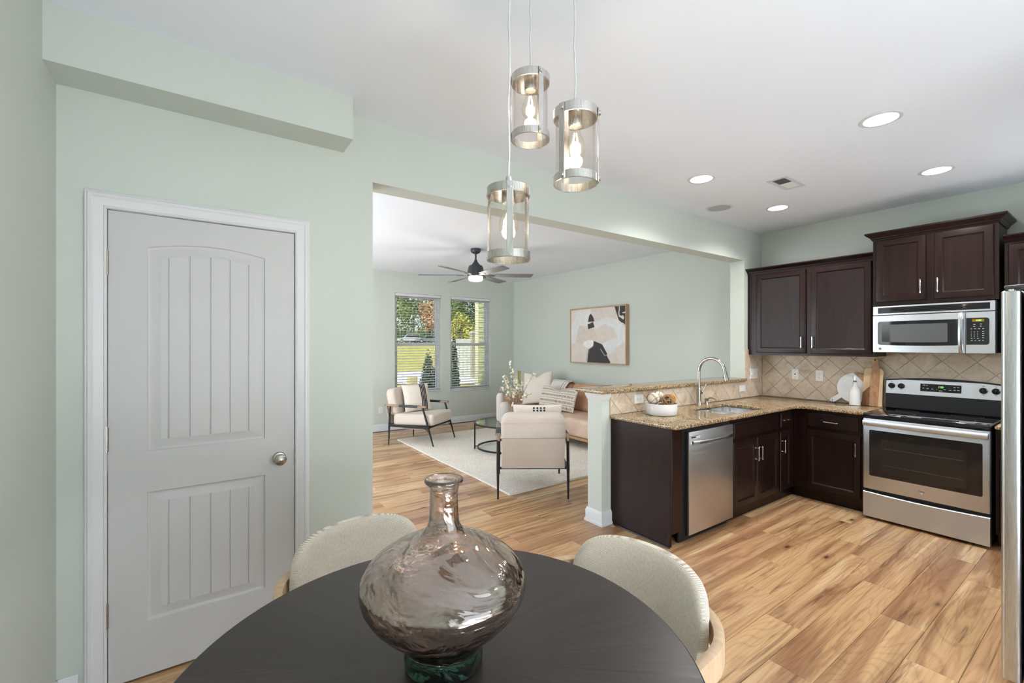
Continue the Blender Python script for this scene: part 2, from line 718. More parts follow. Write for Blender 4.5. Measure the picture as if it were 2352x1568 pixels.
STEEL_X = m_steel('brushed_steel_wide', (0.58, 0.565, 0.55, 1), 0.38, 'x')
STEEL_Z = m_steel('brushed_steel_upright', (0.60, 0.62, 0.64, 1), 0.30, 'z')
PNICKEL = m_steel('pale_nickel', (0.60, 0.57, 0.54, 1), 0.28, 'z')
NICKEL = m_steel('brushed_nickel', (0.44, 0.405, 0.36, 1), 0.25, 'z')
SINKST = flat('bright_sink_steel', (0.78, 0.79, 0.80, 1), 0.24, 1.0)
CHROME = flat('polished_pull', (0.85, 0.85, 0.85, 1), 0.12, 1.0)
BLACKGLASS = flat('black_glass', (0.008, 0.008, 0.010, 1), 0.06, Specular_IOR_Level=0.6)
BLACKPL = flat('black_plastic', (0.012, 0.012, 0.014, 1), 0.35)
DARKGREY = flat('dark_grey_case', (0.035, 0.038, 0.042, 1), 0.45)
SMOKE = flat('grey_mesh_window', (0.085, 0.09, 0.092, 1), 0.4)
OVENWIN = flat('oven_inner_window', (0.020, 0.018, 0.016, 1), 0.12)
BLACKMETAL = flat('black_metal', (0.018, 0.018, 0.020, 1), 0.40, 0.4)
PLATE = flat('white_cover_plate', (0.80, 0.79, 0.77, 1), 0.35)
SLOT = flat('dark_slot', (0.02, 0.02, 0.02, 1), 0.6)
CERAMIC = flat('white_ceramic', (0.80, 0.79, 0.77, 1), 0.22, var=(4, 0.03))
MARBLE = flat('white_marble', (0.78, 0.78, 0.78, 1), 0.25, var=(9, 0.10))
LINEN = m_fabric('oat_linen', lin(204, 190, 177), lin(224, 211, 199), 300)
LINEN2 = m_fabric('pale_linen', lin(222, 210, 196), lin(238, 229, 218), 300)
CANVASBACK = m_fabric('flax_sling', lin(194, 179, 166), lin(212, 198, 186), 380, bump=0.25)
RIB = m_ribbed('ribbed_cream_weave', lin(186, 172, 156), lin(236, 227, 213))
OAK = m_wood('pale_oak', lin(196, 164, 130), lin(216, 188, 156), (6, 40, 6))
TEAK = m_wood('warm_teak', lin(168, 126, 88), lin(198, 156, 116), (6, 40, 6))
ACACIA = m_wood('acacia', lin(160, 108, 70), lin(206, 160, 116), (60, 20, 2.4), dist=1.6)
SAPWOOD = m_wood('pale_sapwood', lin(222, 186, 140), lin(236, 206, 164), (60, 20, 3))
WALNUT = m_wood('walnut_stripe', lin(112, 70, 42), lin(168, 116, 74), (60, 20, 3), dist=2.0)
LEATHER = m_leather('tan_leather', lin(190, 140, 106), lin(208, 162, 130))
LEATHER2 = m_leather('pale_tan_leather', lin(206, 178, 156), lin(220, 194, 172))
PLASTER = flat('matte_white_plaster', (0.60, 0.545, 0.49, 1), 0.85, bump=(40, 0.3))
GLASS = sheer('clear_glass', (0.97, 0.98, 0.97, 1), 0.02)
PGLASS = sheer('lamp_glass', (0.975, 0.965, 0.95, 1), 0.03)
TGLASS = sheer('table_glass', (0.80, 0.88, 0.86, 1), 0.12)
AMBERG = sheer('amber_glass', (0.98, 0.90, 0.85, 1), 0.10)
OLIVEG = sheer('olive_glass', (0.88, 0.86, 0.66, 1), 0.10)
CORD = flat('clear_cord', (0.78, 0.78, 0.78, 1), 0.25, Transmission_Weight=0.35)
VASE = m_vase('lustre_glass', (0.92, 0.86, 0.82, 1), (0.94, 0.88, 0.84, 1), 0.09)
VASEBASE = m_vase('green_glass_foot', (0.30, 0.46, 0.39, 1), (0.75, 0.85, 0.80, 1), 0.04)
LENS = emit('lit_lens', (1.0, 0.97, 0.90, 1), 9.0)
BULB = emit('lit_filament', (1.0, 0.88, 0.68, 1), 40.0)
BULBGLASS = sheer('bulb_glass', (1.0, 0.98, 0.94, 1), 0.03)
FANLENS = emit('lit_fan_lens', (1.0, 0.93, 0.82, 1), 4.5)
GREEN_LED = emit('green_digits', (0.25, 1.0, 0.15, 1), 2.2)
AMBER_LED = emit('amber_screen', (0.55, 0.32, 0.05, 1), 0.45)
PRINT = flat('white_print', (0.62, 0.62, 0.62, 1), 0.5)
BADGE = flat('chrome_badge', (0.62, 0.62, 0.62, 1), 0.2, 1.0)

# ------------------------------------------------------------------ the room
XL, XR = -0.48, 5.277
YA, YA2, YC, YB = 2.529, 2.687, 7.46, -1.70
ZC, ZH = 2.745, 2.397
OX0, OX1 = 0.803, 4.894       # wide opening
PX0 = 2.662                   # end of the half wall
BAR = 1.07
DX0, DX1, DZ = -0.3234, 0.3958, 2.045   # pantry door slab
WINS = ((2.753, 3.631), (3.828, 4.704))
WZ0, WZ1 = 0.60, 2.375


def holed(b, u0, u1, v0, v1, t0, t1, holes, mp):
    """slab with rectangular holes; mp(u, v, t) -> point"""
    us = sorted({u0, u1} | {h[0] for h in holes} | {h[1] for h in holes})
    vs = sorted({v0, v1} | {h[2] for h in holes} | {h[3] for h in holes})
    idx = {}
    V, F = [], []

    def p(i, j, k):
        key = (i, j, k)
        if key not in idx:
            idx[key] = len(V)
            V.append(mp(us[i], vs[j], (t0, t1)[k]))
        return idx[key]
    solid = {}
    for i in range(len(us) - 1):
        for j in range(len(vs) - 1):
            cu, cv = (us[i] + us[i + 1]) / 2, (vs[j] + vs[j + 1]) / 2
            solid[i, j] = not any(h[0] < cu < h[1] and h[2] < cv < h[3] for h in holes)
    for (i, j), s in solid.items():
        if not s:
            continue
        F.append((p(i, j, 0), p(i + 1, j, 0), p(i + 1, j + 1, 0), p(i, j + 1, 0)))
        F.append((p(i, j, 1), p(i, j + 1, 1), p(i + 1, j + 1, 1), p(i + 1, j, 1)))
        for (di, dj, a, c) in ((-1, 0, (i, j), (i, j + 1)), (1, 0, (i + 1, j), (i + 1, j + 1)), (0, -1, (i, j), (i + 1, j)), (0, 1, (i, j + 1), (i + 1, j + 1))):
            if not solid.get((i + di, j + dj), False):
                F.append((p(*a, 0), p(*c, 0), p(*c, 1), p(*a, 1)))
    return b.add(V, F)


struct('wall_middle', holed(B(), XL, XR, 0, ZC, YA, YA2, [(DX0 - 0.022, DX1 + 0.022, 0, DZ + 0.022), (OX0, OX1, 0, ZH)], lambda u, v, t: (u, t, v)), WALL, smooth=False)
struct('wall_far', holed(B(), XL - 0.15, XR + 0.15, -0.3, ZC, YC, YC + 0.16, [(a, c, WZ0, WZ1) for a, c in WINS], lambda u, v, t: (u, t, v)), WALL, smooth=False)
struct('wall_left', holed(B(), YB - 0.15, YC, 0, ZC, XL - 0.15, XL, [(3.55, 6.85, 0.5, 2.4)], lambda u, v, t: (t, u, v)), WALL, smooth=False)
wall_right = struct('wall_right', B().box(XR, XR + 0.15, -0.62, YC, 0, ZC), WALL, smooth=False)
struct('wall_back', holed(B(), XL, 2.7, 0, ZC, YB - 0.15, YB, [(-0.1, 2.3, 0.0, 2.2)], lambda u, v, t: (u, t, v)), WALL, smooth=False)
struct('wall_return', B().box(2.55, 2.7, YB, -0.47, 0, ZC), WALL, smooth=False)
struct('wall_alcove', holed(B(), 2.7, XR, 0, ZC, -0.62, -0.47, [(3.88, 5.02, 1.15, 2.10)], lambda u, v, t: (u, t, v)), WALL, smooth=False)
struct('trim_1', B().box(XL, 0.641, 2.338, YA, 2.527, ZC), WALL, smooth=False)      # soffit over the pantry door
half = struct('wall_half', B().box(PX0, OX1, YA, YA2, 0, BAR), WALL, smooth=False)
struct('ceiling', B().box(XL - 0.15, XR + 0.15, YB - 0.15, YC + 0.16, ZC, ZC + 0.2), CEIL, smooth=False)
floor = struct('floor', B().box(XL - 0.15, XR + 0.15, YB - 0.15, YC + 0.16, -0.2, -0.009), flat('subfloor', lin(120, 84, 56), 0.8), smooth=False)

# floor boards, one by one
PLW, PLL = 0.1815, 1.213
fixed = {0: 3.39, 1: 3.746, 2: 2.75, 3: 3.17, 4: 3.63, -1: 3.04, -2: 3.92}
proto_plank = None
rows = range(-6, 36)
for k in rows:
    y0 = 0.829 + k * PLW
    y1 = y0 + PLW
    if y0 > YC:
        continue
    y1c = min(y1, YC)
    off = fixed.get(k, (k * 0.437) % PLL) % PLL
    x = XL - PLL + (off - XL) % PLL
    while x < XR:
        a, c = max(x, XL), min(x + PLL, XR)
        x += PLL
        if c - a < 0.03:
            continue
        if abs(c - a - PLL) < 1e-6 and y1c == y1:
            if proto_plank is None:
                b = B().box(0.0006, PLL - 0.0006, 0.0006, PLW - 0.0006, -0.009, 0.0, 0.0012)
                proto_plank = obj('plank', b, FLOOR, floor, smooth=False)
                pl = proto_plank
            else:
                pl = proto_plank.copy()
                COL.objects.link(pl)
                pl.parent = floor
            pl.location = (a, y0, 0)
        else:
            obj('plank', B().box(a + 0.0006, c - 0.0006, y0 + 0.0006, y1c - 0.0006, -0.009, 0.0, 0.0012), FLOOR, floor, smooth=False)


# baseboards
def base_prof(h=0.115):
    return [(0, 0), (0.022, 0), (0.022, 0.018), (0.014, 0.024), (0.014, h - 0.022), (0.008, h - 0.010), (0.006, h), (0, h)]


def baseboard(name, a, c, wallpos, along, sign):
    """along 'x': runs from a to c in x against y=wallpos, standing out towards sign"""
    pr = base_prof()
    if along == 'x':
        rings = [[(u, wallpos + sign * d, z) for d, z in pr] for u in (a, c)]
    else:
        rings = [[(wallpos + sign * d, u, z) for d, z in pr] for u in (a, c)]
    return struct(name, B().loft(rings), WHITE)


baseboard('baseboard_far', XL, XR, YC, 'x', -1)
baseboard('baseboard_right', YA2, YC, XR, 'y', -1)
baseboard('baseboard_left', YB, YC, XL, 'y', 1)
baseboard('baseboard_middle', DX1 + 0.09, OX0, YA, 'x', -1)
baseboard('baseboard_corner', XL, DX0 - 0.09, YA, 'x', -1)
baseboard('baseboard_living', XL, OX0, YA2, 'x', 1)
pr = base_prof()
path = lambda d: [(2.772, YA - d), (PX0 - d, YA - d), (PX0 - d, YA2 + d), (OX1 + 0.3, YA2 + d)]
b = B()
cols = [[(x, y, z) for (x, y) in path(d)] for d, z in pr]
vs, fs = [], []
for r in cols:
    vs += r
n = len(pr)
for i in range(n - 1):
    for j in range(3):
        fs.append((i * 4 + j, i * 4 + j + 1, (i + 1) * 4 + j + 1, (i + 1) * 4 + j))
struct('baseboard_half', b.add(vs, fs), WHITE)
# little moulding under the bar top round the end of the half wall
pr = [(0, BAR - 0.05), (0.004, BAR - 0.05), (0.006, BAR - 0.04), (0.016, BAR - 0.016), (0.018, BAR), (0, BAR)]
path = lambda d: [(2.755, YA - d), (PX0 - d, YA - d), (PX0 - d, YA2 + d), (OX1, YA2 + d)]
vs, fs = [], []
for d, z in pr:
    vs += [(x, y, z) for x, y in path(d)]
for i in range(len(pr) - 1):
    for j in range(3):
        fs.append((i * 4 + j, i * 4 + j + 1, (i + 1) * 4 + j + 1, (i + 1) * 4 + j))
struct('trim_2', B().add(vs, fs), WHITE)

# ------------------------------------------------------------------ pantry door
door = thing('door_1', 'white panelled pantry door with arched top panel and nickel knob', 'door', (DX0, YA, 0))
del door['category']
door['kind'] = 'structure'
FY = YA + 0.004      # face of the slab


def molded_panel(b, x0, x1, z0, zt, grooves, fy):
    """sunk moulding, raised field, v-grooves; zt(x) is the top edge"""
    NS = 24
    rings = []
    for ins, dep in ((0, 0), (0.003, 0.006), (0.009, 0.0085), (0.014, 0.0085), (0.048, 0.0015)):
        bot, top = [], []
        for i in range(NS + 1):
            t = i / NS
            xo = x0 + t * (x1 - x0)
            x = x0 + ins + t * (x1 - x0 - 2 * ins)
            bot.append((x, fy + dep, z0 + ins))
            top.append((x, fy + dep, zt(xo) - ins))
        rings.append(bot + top[::-1])
    b.loft(rings, False, False)
    # field with grooves
    i = 0.048
    xa, xc = x0 + i, x1 - i
    xs = [xa]
    for g in grooves:
        xs += [g - 0.0035, g, g + 0.0035]
    xs.append(xc)
    fill = []
    for p, q in zip(xs[:-1], xs[1:]):
        m = max(1, int((q - p) / 0.02))
        fill += [p + (q - p) * k / m for k in range(m)]
    xs2 = fill + [xc]
    V, F = [], []
    for x in xs2:
        dep = 0.0015 + (0.004 if any(abs(x - g) < 1e-6 for g in grooves) else 0)
        xo = x0 + (x - xa) / (xc - xa) * (x1 - x0)
        V += [(x, fy + dep, z0 + i), (x, fy + dep, zt(xo) - i)]
    for k in range(len(xs2) - 1):
        F.append((2 * k, 2 * k + 2, 2 * k + 3, 2 * k + 1))
    b.add(V, F)


px0, px1 = -0.195, 0.264
arch = lambda x: 1.902 + 0.030 * (1 - ((x - (px0 + px1) / 2) / ((px1 - px0) / 2)) ** 2)
flat_top = lambda x: 0.819
gro = (-0.120, -0.042, 0.037, 0.1145, 0.192)
b = B()
S0, S1 = DX0, DX1
q = lambda a, c, z0, z1: b.add([(a, FY, z0), (c, FY, z0), (c, FY, z1), (a, FY, z1)], [(0, 1, 2, 3)])
q(S0, px0, 0.012, DZ)
q(px1, S1, 0.012, DZ)
q(px0, px1, 0.012, 0.252)
q(px0, px1, 0.819, 1.000)
NS = 24
xs = [px0 + (px1 - px0) * i / NS for i in range(NS + 1)]
V = []
for x in xs:
    V += [(x, FY, arch(x)), (x, FY, DZ)]
b.add(V, [(2 * k, 2 * k + 2, 2 * k + 3, 2 * k + 1) for k in range(NS)])
molded_panel(b, px0, px1, 0.252, flat_top, gro, FY)
molded_panel(b, px0, px1, 1.000, arch, gro, FY)
b.add([(S0, FY, 0.012), (S1, FY, 0.012), (S1, FY, DZ), (S0, FY, DZ), (S0, FY + 0.035, 0.012), (S1, FY + 0.035, 0.012), (S1, FY + 0.035, DZ), (S0, FY + 0.035, DZ)],
      [(0, 1, 5, 4), (1, 2, 6, 5), (2, 3, 7, 6), (3, 0, 4, 7), (4, 5, 6, 7)])
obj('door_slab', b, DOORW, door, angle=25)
# casing with mitred corners
pr = [(0.000, 0.0), (0.000, 0.010), (0.006, 0.013), (0.010, 0.010), (0.018, 0.012), (0.040, 0.016), (0.046, 0.020), (0.056, 0.020), (0.062, 0.016), (0.066, 0.016), (0.066, 0.0)]
xa, xc, zt = DX0 - 0.004, DX1 + 0.004, DZ + 0.005
rings = [[(xa - d, YA - h, 0), (xa - d, YA - h, zt + d), (xc + d, YA - h, zt + d), (xc + d, YA - h, 0)] for d, h in pr]
b = B().loft(rings, False, False, closed=False)
obj('door_casing', b, WHITE, door, angle=20)
b = B()
for x in (DX0 - 0.0215, DX1 + 0.004):
    b.box(x, x + 0.0175, YA + 0.0005, YA2, 0, DZ + 0.02)
obj('door_jamb', B().loft([[(DX0 - 0.003, y, 0), (DX0 - 0.003, y, DZ + 0.004), (DX1 + 0.003, y, DZ + 0.004), (DX1 + 0.003, y, 0), (DX1 + 0.021, y, 0), (DX1 + 0.021, y, DZ + 0.021), (DX0 - 0.021, y, DZ + 0.021), (DX0 - 0.021, y, 0)] for y in (YA + 0.0005, YA2)]), WHITE, door, smooth=False)
for z0 in (1.770, 1.018, 0.268):
    h = B()
    for k in range(5):
        h.cyl((DX0 - 0.003, YA - 0.004, z0 + k * 0.0205), (DX0 - 0.003, YA - 0.004, z0 + k * 0.0205 + 0.0195), 0.0065, n=12)
    h.cyl((DX0 - 0.003, YA - 0.004, z0 - 0.004), (DX0 - 0.003, YA - 0.004, z0 + 0.106), 0.0045, n=10)
    obj('hinge', h, NICKEL, door)
kx, kz = 0.3265, 0.895
kb = B()
kprof = [(0.0, 0.0), (0.031, 0.0), (0.031, 0.004), (0.027, 0.009), (0.012, 0.012), (0.011, 0.026), (0.016, 0.032), (0.026, 0.040), (0.0285, 0.050), (0.026, 0.060), (0.017, 0.066), (0.0, 0.068)]
kb.lathe(kprof, n=28)
kb.xf(Matrix.Translation((kx, FY, kz)) @ Matrix.Rotation(PI / 2, 4, 'X'))
obj('door_knob', kb, NICKEL, door, label='round brushed nickel knob')
obj('strike_plate', B().box(DX1 - 0.001, DX1 + 0.003, YA - 0.001, YA + 0.01, 0.86, 0.93), NICKEL, door)

# ------------------------------------------------------------------ windows and blinds
slat_proto = None
for wi, (a, c) in enumerate(WINS):
    w = thing('window_%d' % (wi + 1), 'white vinyl sash window', 'window', (a, YC, WZ0))
    del w['category'], w['label']
    w['kind'] = 'structure'
    zm = 1.475
    y0, y1 = YC + 0.085, YC + 0.135
    fr = 0.035
    b = B()
    holed(b, a, c, WZ0, WZ1, y0 - 0.01, y1 + 0.01, [(a + fr, c - fr, WZ0 + fr, WZ1 - fr)], lambda u, v, t: (u, t, v))
    obj('window_frame', b, WHITE, w, smooth=False)
    for nm, z0, z1, yy in (('upper_sash', zm - 0.02, WZ1 - fr, y0 + 0.026), ('lower_sash', WZ0 + fr, zm + 0.03, y0)):
        sf = 0.038
        s = obj(nm, holed(B(), a + fr, c - fr, z0, z1, yy, yy + 0.024, [(a + fr + sf, c - fr - sf, z0 + sf, z1 - sf)], lambda u, v, t: (u, t, v)), WHITE, w, smooth=False)
        obj('pane', B().box(a + fr + sf, c - fr - sf, yy + 0.010, yy + 0.014, z0 + sf, z1 - sf), GLASS, s, smooth=False)
    obj('window_sill', B().box(a - 0.0, c + 0.0, YC - 0.012, YC + 0.074, WZ0 - 0.001, WZ0 + 0.018, 0.004), WHITE, w)
    bl = thing('window_blind', ('white slatted blind over the window behind the patterned armchair cushion', 'white slatted blind over the window nearer the room corner')[wi], 'blind', (a, YC + 0.03, WZ0), group='window blinds')
    yb = YC + 0.034
    obj('headrail', B().box(a + 0.006, c - 0.006, yb - 0.030, yb + 0.028, WZ1 - 0.05, WZ1 - 0.002, 0.004), WHITE, bl)
    obj('bottom_rail', B().box(a + 0.01, c - 0.01, yb - 0.026, yb + 0.026, WZ0 + 0.022, WZ0 + 0.040, 0.004), WHITE, bl)
    z = WZ0 + 0.075
    while z < WZ1 - 0.06:
        if slat_proto is None:
            prof = [(-0.024, -0.0012), (-0.012, 0.0012), (0, 0.002), (0.012, 0.0012), (0.024, -0.0012), (0.024, 0.0004), (0.012, 0.0028), (0, 0.0036), (-0.012, 0.0028), (-0.024, 0.0004)]
            wd = c - a - 0.024
            slat_proto = obj('slat', B().loft([[(u, d, h) for d, h in prof] for u in (0.012, 0.012 + wd)]), WHITE, bl, local=True)
            s = slat_proto
        else:
            s = slat_proto.copy()
            COL.objects.link(s)
            s.parent = bl
        s.location = (0, yb - (YC + 0.03), z - WZ0)
        s.rotation_euler = (math.radians(9), 0, 0)
        z += 0.0455
    for u in (0.17, 0.83):
        for dy in (-0.026, 0.026):
            x = a + (c - a) * u
            obj('ladder_cord', B().cyl((x, yb + dy, WZ0 + 0.03), (x, yb + dy, WZ1 - 0.04), 0.0012, n=5), WHITE, bl)
    if wi == 0:
        obj('tilt_wand', B().cyl((a + 0.09, yb - 0.034, WZ1 - 0.06), (a + 0.095, yb - 0.034, 1.30), 0.004, n=8), WHITE, bl)

# patio door behind the camera; unseen side and kitchen windows added for their light
for nm, args in (('window_3', ('y', -0.1, 2.3, 0.0, 2.2, YB - 0.09)), ('window_4', ('x', 3.55, 6.85, 0.5, 2.4, XL - 0.09)), ('window_5', ('y', 3.88, 5.02, 1.15, 2.10, -0.56))):
    ax, u0, u1, v0, v1, t = args
    mp = (lambda u, v, q: (u, q, v)) if ax == 'y' else (lambda u, v, q: (q, u, v))
    um = (u0 + u1) / 2
    w = struct(nm, holed(B(), u0, u1, v0, v1, t - 0.03, t + 0.03, [(u0 + 0.07, um - 0.04, v0 + 0.09, v1 - 0.07), (um + 0.04, u1 - 0.07, v0 + 0.09, v1 - 0.07)], mp), WHITE, smooth=False)
    for a_, c_ in ((u0 + 0.07, um - 0.04), (um + 0.04, u1 - 0.07)):
        obj('pane', B().loft([[mp(a_, v0 + 0.09, q), mp(c_, v0 + 0.09, q), mp(c_, v1 - 0.07, q), mp(a_, v1 - 0.07, q)] for q in (t - 0.003, t + 0.003)]), GLASS, w, smooth=False)

# ------------------------------------------------------------------ outside the windows
FDIR = Vector((math.cos(math.radians(54.9587)), math.sin(math.radians(54.9587)), 0))
RDIR = Vector((FDIR.y, -FDIR.x, 0))


def site(px, depth, z=0.0):
    """a spot outdoors on the bearing of an image column, at a real distance"""
    p = FDIR * depth + RDIR * ((px - 1176) / 1018.93 * depth)
    return Vector((p.x, p.y, z))


def ground_z(d):
    pts = [(0, -0.25), (9, -0.22), (14, 0.15), (18, 0.50), (40, 1.36), (90, 1.80), (200, 2.6)]
    for (a, za), (c, zc) in zip(pts[:-1], pts[1:]):
        if a <= d <= c:
            return za + (zc - za) * (d - a) / (c - a)
    return pts[-1][1]


def strip(d0, d1, l0, l1, up, nd=8, nl=4):
    V, F = [], []
    for i in range(nd + 1):
        d = d0 + (d1 - d0) * i / nd
        for j in range(nl + 1):
            l = l0 + (l1 - l0) * j / nl
            p = FDIR * d + RDIR * (l * d)
            V.append((p.x, p.y, ground_z(d) + up))
    for i in range(nd):
        for j in range(nl):
            k = i * (nl + 1) + j
            F.append((k, k + 1, k + nl + 2, k + nl + 1))
    return B().add(V, F)


LAWN = m_foliage('sunny_lawn', [(0.3, lin(168, 164, 78)), (0.6, lin(196, 188, 100)), (0.8, lin(150, 150, 66))], 0.9)
PAVE = flat('pale_concrete', (0.62, 0.60, 0.56, 1), 0.9, var=(2, 0.05))
tag(obj('lawn', strip(9.6, 200, -0.7, 0.02, 0.0, 40, 6), LAWN, kind='stuff'), 'sunlit yellow green lawn rising away outside the windows', 'lawn')
tag(obj('footpath', strip(14.3, 17.0, -0.55, 0.2, 0.03, 6, 4), PAVE), 'pale concrete path crossing the lawn outside', 'path')
tag(obj('street', strip(78, 96, -0.6, 0.2, 0.05, 4, 4), PAVE), 'pale street under the parked cars', 'street')

leafmats = {}


def leaf_cloud(cells, count, size, rng):
    b = B()
    wts = [c[3] * c[4] * c[5] for c in cells]
    for _ in range(count):
        cx, cy, cz, rx, ry, rz = rng.choices(cells, wts)[0]
        u = Vector((rng.gauss(0, 1), rng.gauss(0, 1), rng.gauss(0, 1))).normalized()
        k = rng.uniform(0.72, 1.03)
        p = Vector((cx + u.x * rx * k, cy + u.y * ry * k, cz + u.z * rz * k))
        t = (u + Vector((rng.uniform(-.7, .7), rng.uniform(-.7, .7), rng.uniform(-.3, .9)))).normalized()
        a = t.orthogonal().normalized() * size * rng.uniform(0.6, 1.3)
        c = t.cross(a).normalized() * size * rng.uniform(0.5, 1.0)
        b.add([p - a, p - c * 0.6, p + a, p + c], [(0, 1, 2, 3)])
    return b


def tree(name, label, px, depth, height, width, mat, rng, count=2600, size=0.34, low=0.18):
    base = site(px, depth, ground_z(depth))
    t = thing(name, label, 'tree', base, group='trees across the street')
    z0 = base.z
    tb = B().tube([base + Vector((0, 0, -0.3)), base + Vector((0.1, 0.1, height * 0.3)), base + Vector((-0.1, 0.2, height * 0.75))], [0.30, 0.22, 0.07], 8)
    for k in range(6):
        an = k * 1.05 + rng.uniform(-.3, .3)
        s = base + Vector((0, 0, height * (0.22 + 0.08 * k)))
        tb.tube([s, s + Vector((math.cos(an) * width * .22, math.sin(an) * width * .22, height * .10)), s + Vector((math.cos(an) * width * .38, math.sin(an) * width * .38, height * .15))], [0.11, 0.07, 0.03], 6)
    obj('trunk', tb, flat('bark', lin(92, 78, 62), 0.9), t)
    cells = []
    for k in range(15):
        h = rng.uniform(low, 0.92)
        prof = math.sin(min(1, (h - low + 0.18) / 0.9) * PI) ** 0.6
        r = width * 0.5 * prof * rng.uniform(0.2, 0.75)
        an = rng.uniform(0, 2 * PI)
        s = width * rng.uniform(0.16, 0.27)
        cells.append((base.x + r * math.cos(an), base.y + r * math.sin(an), z0 + h * height, s, s, s * 0.85))
    obj('crown', leaf_cloud(cells, count, size, rng), mat, t, smooth=False, kind='stuff')
    return t


rng = random.Random(5)
G1 = m_foliage('green_leaves', [(0.3, lin(86, 116, 46)), (0.55, lin(128, 150, 66)), (0.75, lin(160, 172, 88))])
G2 = m_foliage('deep_green_leaves', [(0.3, lin(62, 90, 44)), (0.55, lin(96, 124, 62)), (0.75, lin(128, 148, 82))])
G3 = m_foliage('yellow_green_leaves', [(0.3, lin(132, 144, 44)), (0.55, lin(186, 182, 66)), (0.75, lin(206, 196, 88))])
G4 = m_foliage('amber_leaves', [(0.3, lin(186, 140, 92)), (0.55, lin(216, 170, 116)), (0.75, lin(228, 188, 138))])
G5 = m_foliage('grey_green_leaves', [(0.3, lin(104, 120, 84)), (0.55, lin(140, 152, 112)), (0.75, lin(168, 172, 134))])
tree('leafy_tree', 'tall light green tree at the left edge of the left window', 905, 100, 17, 11, G1, rng)
tree('leafy_tree', 'tall grey green tree filling the middle of the left window', 950, 118, 20, 12, G5, rng)
tree('leafy_tree', 'tall deep green tree between the two windows', 1012, 122, 19, 13, G2, rng)
tree('autumn_tree', 'amber autumn tree at the right side of the left window', 984, 104, 11.0, 7.6, G4, rng, 1300, 0.30, 0.12)
tree('leafy_tree', 'round green tree at the left of the right window', 1052, 105, 13.5, 9.5, G1, rng)
tree('leafy_tree', 'dense dark tree at the right of the right window', 1096, 112, 15.5, 9, G2, rng)
tree('yellow_tree', 'low yellow green tree above the white fence', 1060, 92, 6.5, 6.5, G3, rng, 1800, 0.28, 0.05)
for k, px in enumerate((890, 918, 945, 972, 1000, 1030, 1085, 1110)):
    base = site(px, 99, ground_z(99))
    t = thing('hedge_shrub', ('dark shrub left of the parked cars', 'dark shrub right behind the silver car', 'dark shrub behind the gap between the cars', 'dark shrub behind the grey sedan',
                              'dark shrub under the amber tree', 'dark shrub hidden by the wall between windows', 'dark shrub above the fence post', 'dark shrub beside the house siding')[k], 'shrub', base, group='shrubs along the street')
    cells = [(base.x + rng.uniform(-1.2, 1.2), base.y + rng.uniform(-1.2, 1.2), base.z + rng.uniform(0.6, 2.4), 1.3, 1.3, 1.1) for _ in range(6)]
    obj('leaves', leaf_cloud(cells, 700, 0.22, rng), G2, t, smooth=False, kind='stuff')
    obj('stem', B().cyl(base - Vector((0, 0, 0.2)), base + Vector((0, 0, 1.6)), 0.10, 0.05, 6), flat('bark', lin(92, 78, 62), 0.9), t)

G6 = m_foliage('cypress_green', [(0.3, lin(34, 56, 32)), (0.55, lin(58, 84, 48)), (0.75, lin(88, 112, 66))])
for label, px, d, h, r in (('dark conical evergreen shrub in the left window', 983, 11.0, 1.30, 0.24), ('low dark evergreen beside the conical shrub in the left window', 1001, 11.6, 0.85, 0.20),
                           ('dark narrow evergreen shrub at the left edge of the right window', 1043, 10.6, 1.65, 0.15)):
    base = site(px, d, ground_z(d))
    t = thing('evergreen_shrub', label, 'shrub', base, group='evergreen shrubs by the house')
    cells = []
    for k in range(14):
        f = k / 13
        rr = r * (1 - f) ** 0.7 + 0.03
        cells.append((base.x, base.y, base.z + 0.08 + f * h, rr, rr, h * 0.07))
    obj('foliage', leaf_cloud(cells, 2400, 0.035, rng), G6, t, smooth=False, kind='stuff')
    obj('stem', B().cyl(base - Vector((0, 0, 0.05)), base + Vector((0, 0, h * 0.9)), 0.03, 0.01, 6), flat('bark', lin(92, 78, 62), 0.9), t)

# vinyl fence
VINYL = flat('white_vinyl', (0.46, 0.49, 0.43, 1), 0.5)
VPOST = flat('tan_vinyl_post', (0.34, 0.32, 0.22, 1), 0.5)
d0 = 15.6
p0, p1 = site(1020, d0, -0.2), site(1082, d0, -0.2)
fe = thing('vinyl_fence', 'white vinyl privacy fence outside the right window', 'fence', p0)
dirv = (p1 - p0).normalized()
nrm = Vector((-dirv.y, dirv.x, 0))
L = (p1 - p0).length
nb = 7
for k in range(nb):
    a = p0 + dirv * (L * k / nb + 0.004)
    c = p0 + dirv * (L * (k + 1) / nb - 0.004)
    b = B().loft([[a - nrm * 0.012 + Vector((0, 0, 0.1)), c - nrm * 0.012 + Vector((0, 0, 0.1)), c + nrm * 0.012 + Vector((0, 0, 0.1)), a + nrm * 0.012 + Vector((0, 0, 0.1))],
                  [a - nrm * 0.012 + Vector((0, 0, 1.72)), c - nrm * 0.012 + Vector((0, 0, 1.72)), c + nrm * 0.012 + Vector((0, 0, 1.72)), a + nrm * 0.012 + Vector((0, 0, 1.72))]])
    obj('board', b, VINYL, fe, smooth=False)
for zz in (0.12, 1.74):
    a, c = p0, p1
    obj('rail', B().loft([[q - nrm * 0.03 + Vector((0, 0, zz)), q + nrm * 0.03 + Vector((0, 0, zz)), q + nrm * 0.03 + Vector((0, 0, zz + 0.12)), q - nrm * 0.03 + Vector((0, 0, zz + 0.12))] for q in (a, c)]), VINYL, fe, smooth=False)
q = p1 + dirv * 0.07
po = obj('post', B().box(q.x - 0.08, q.x + 0.08, q.y - 0.08, q.y + 0.08, -0.3, 1.86, 0.004), VPOST, fe)
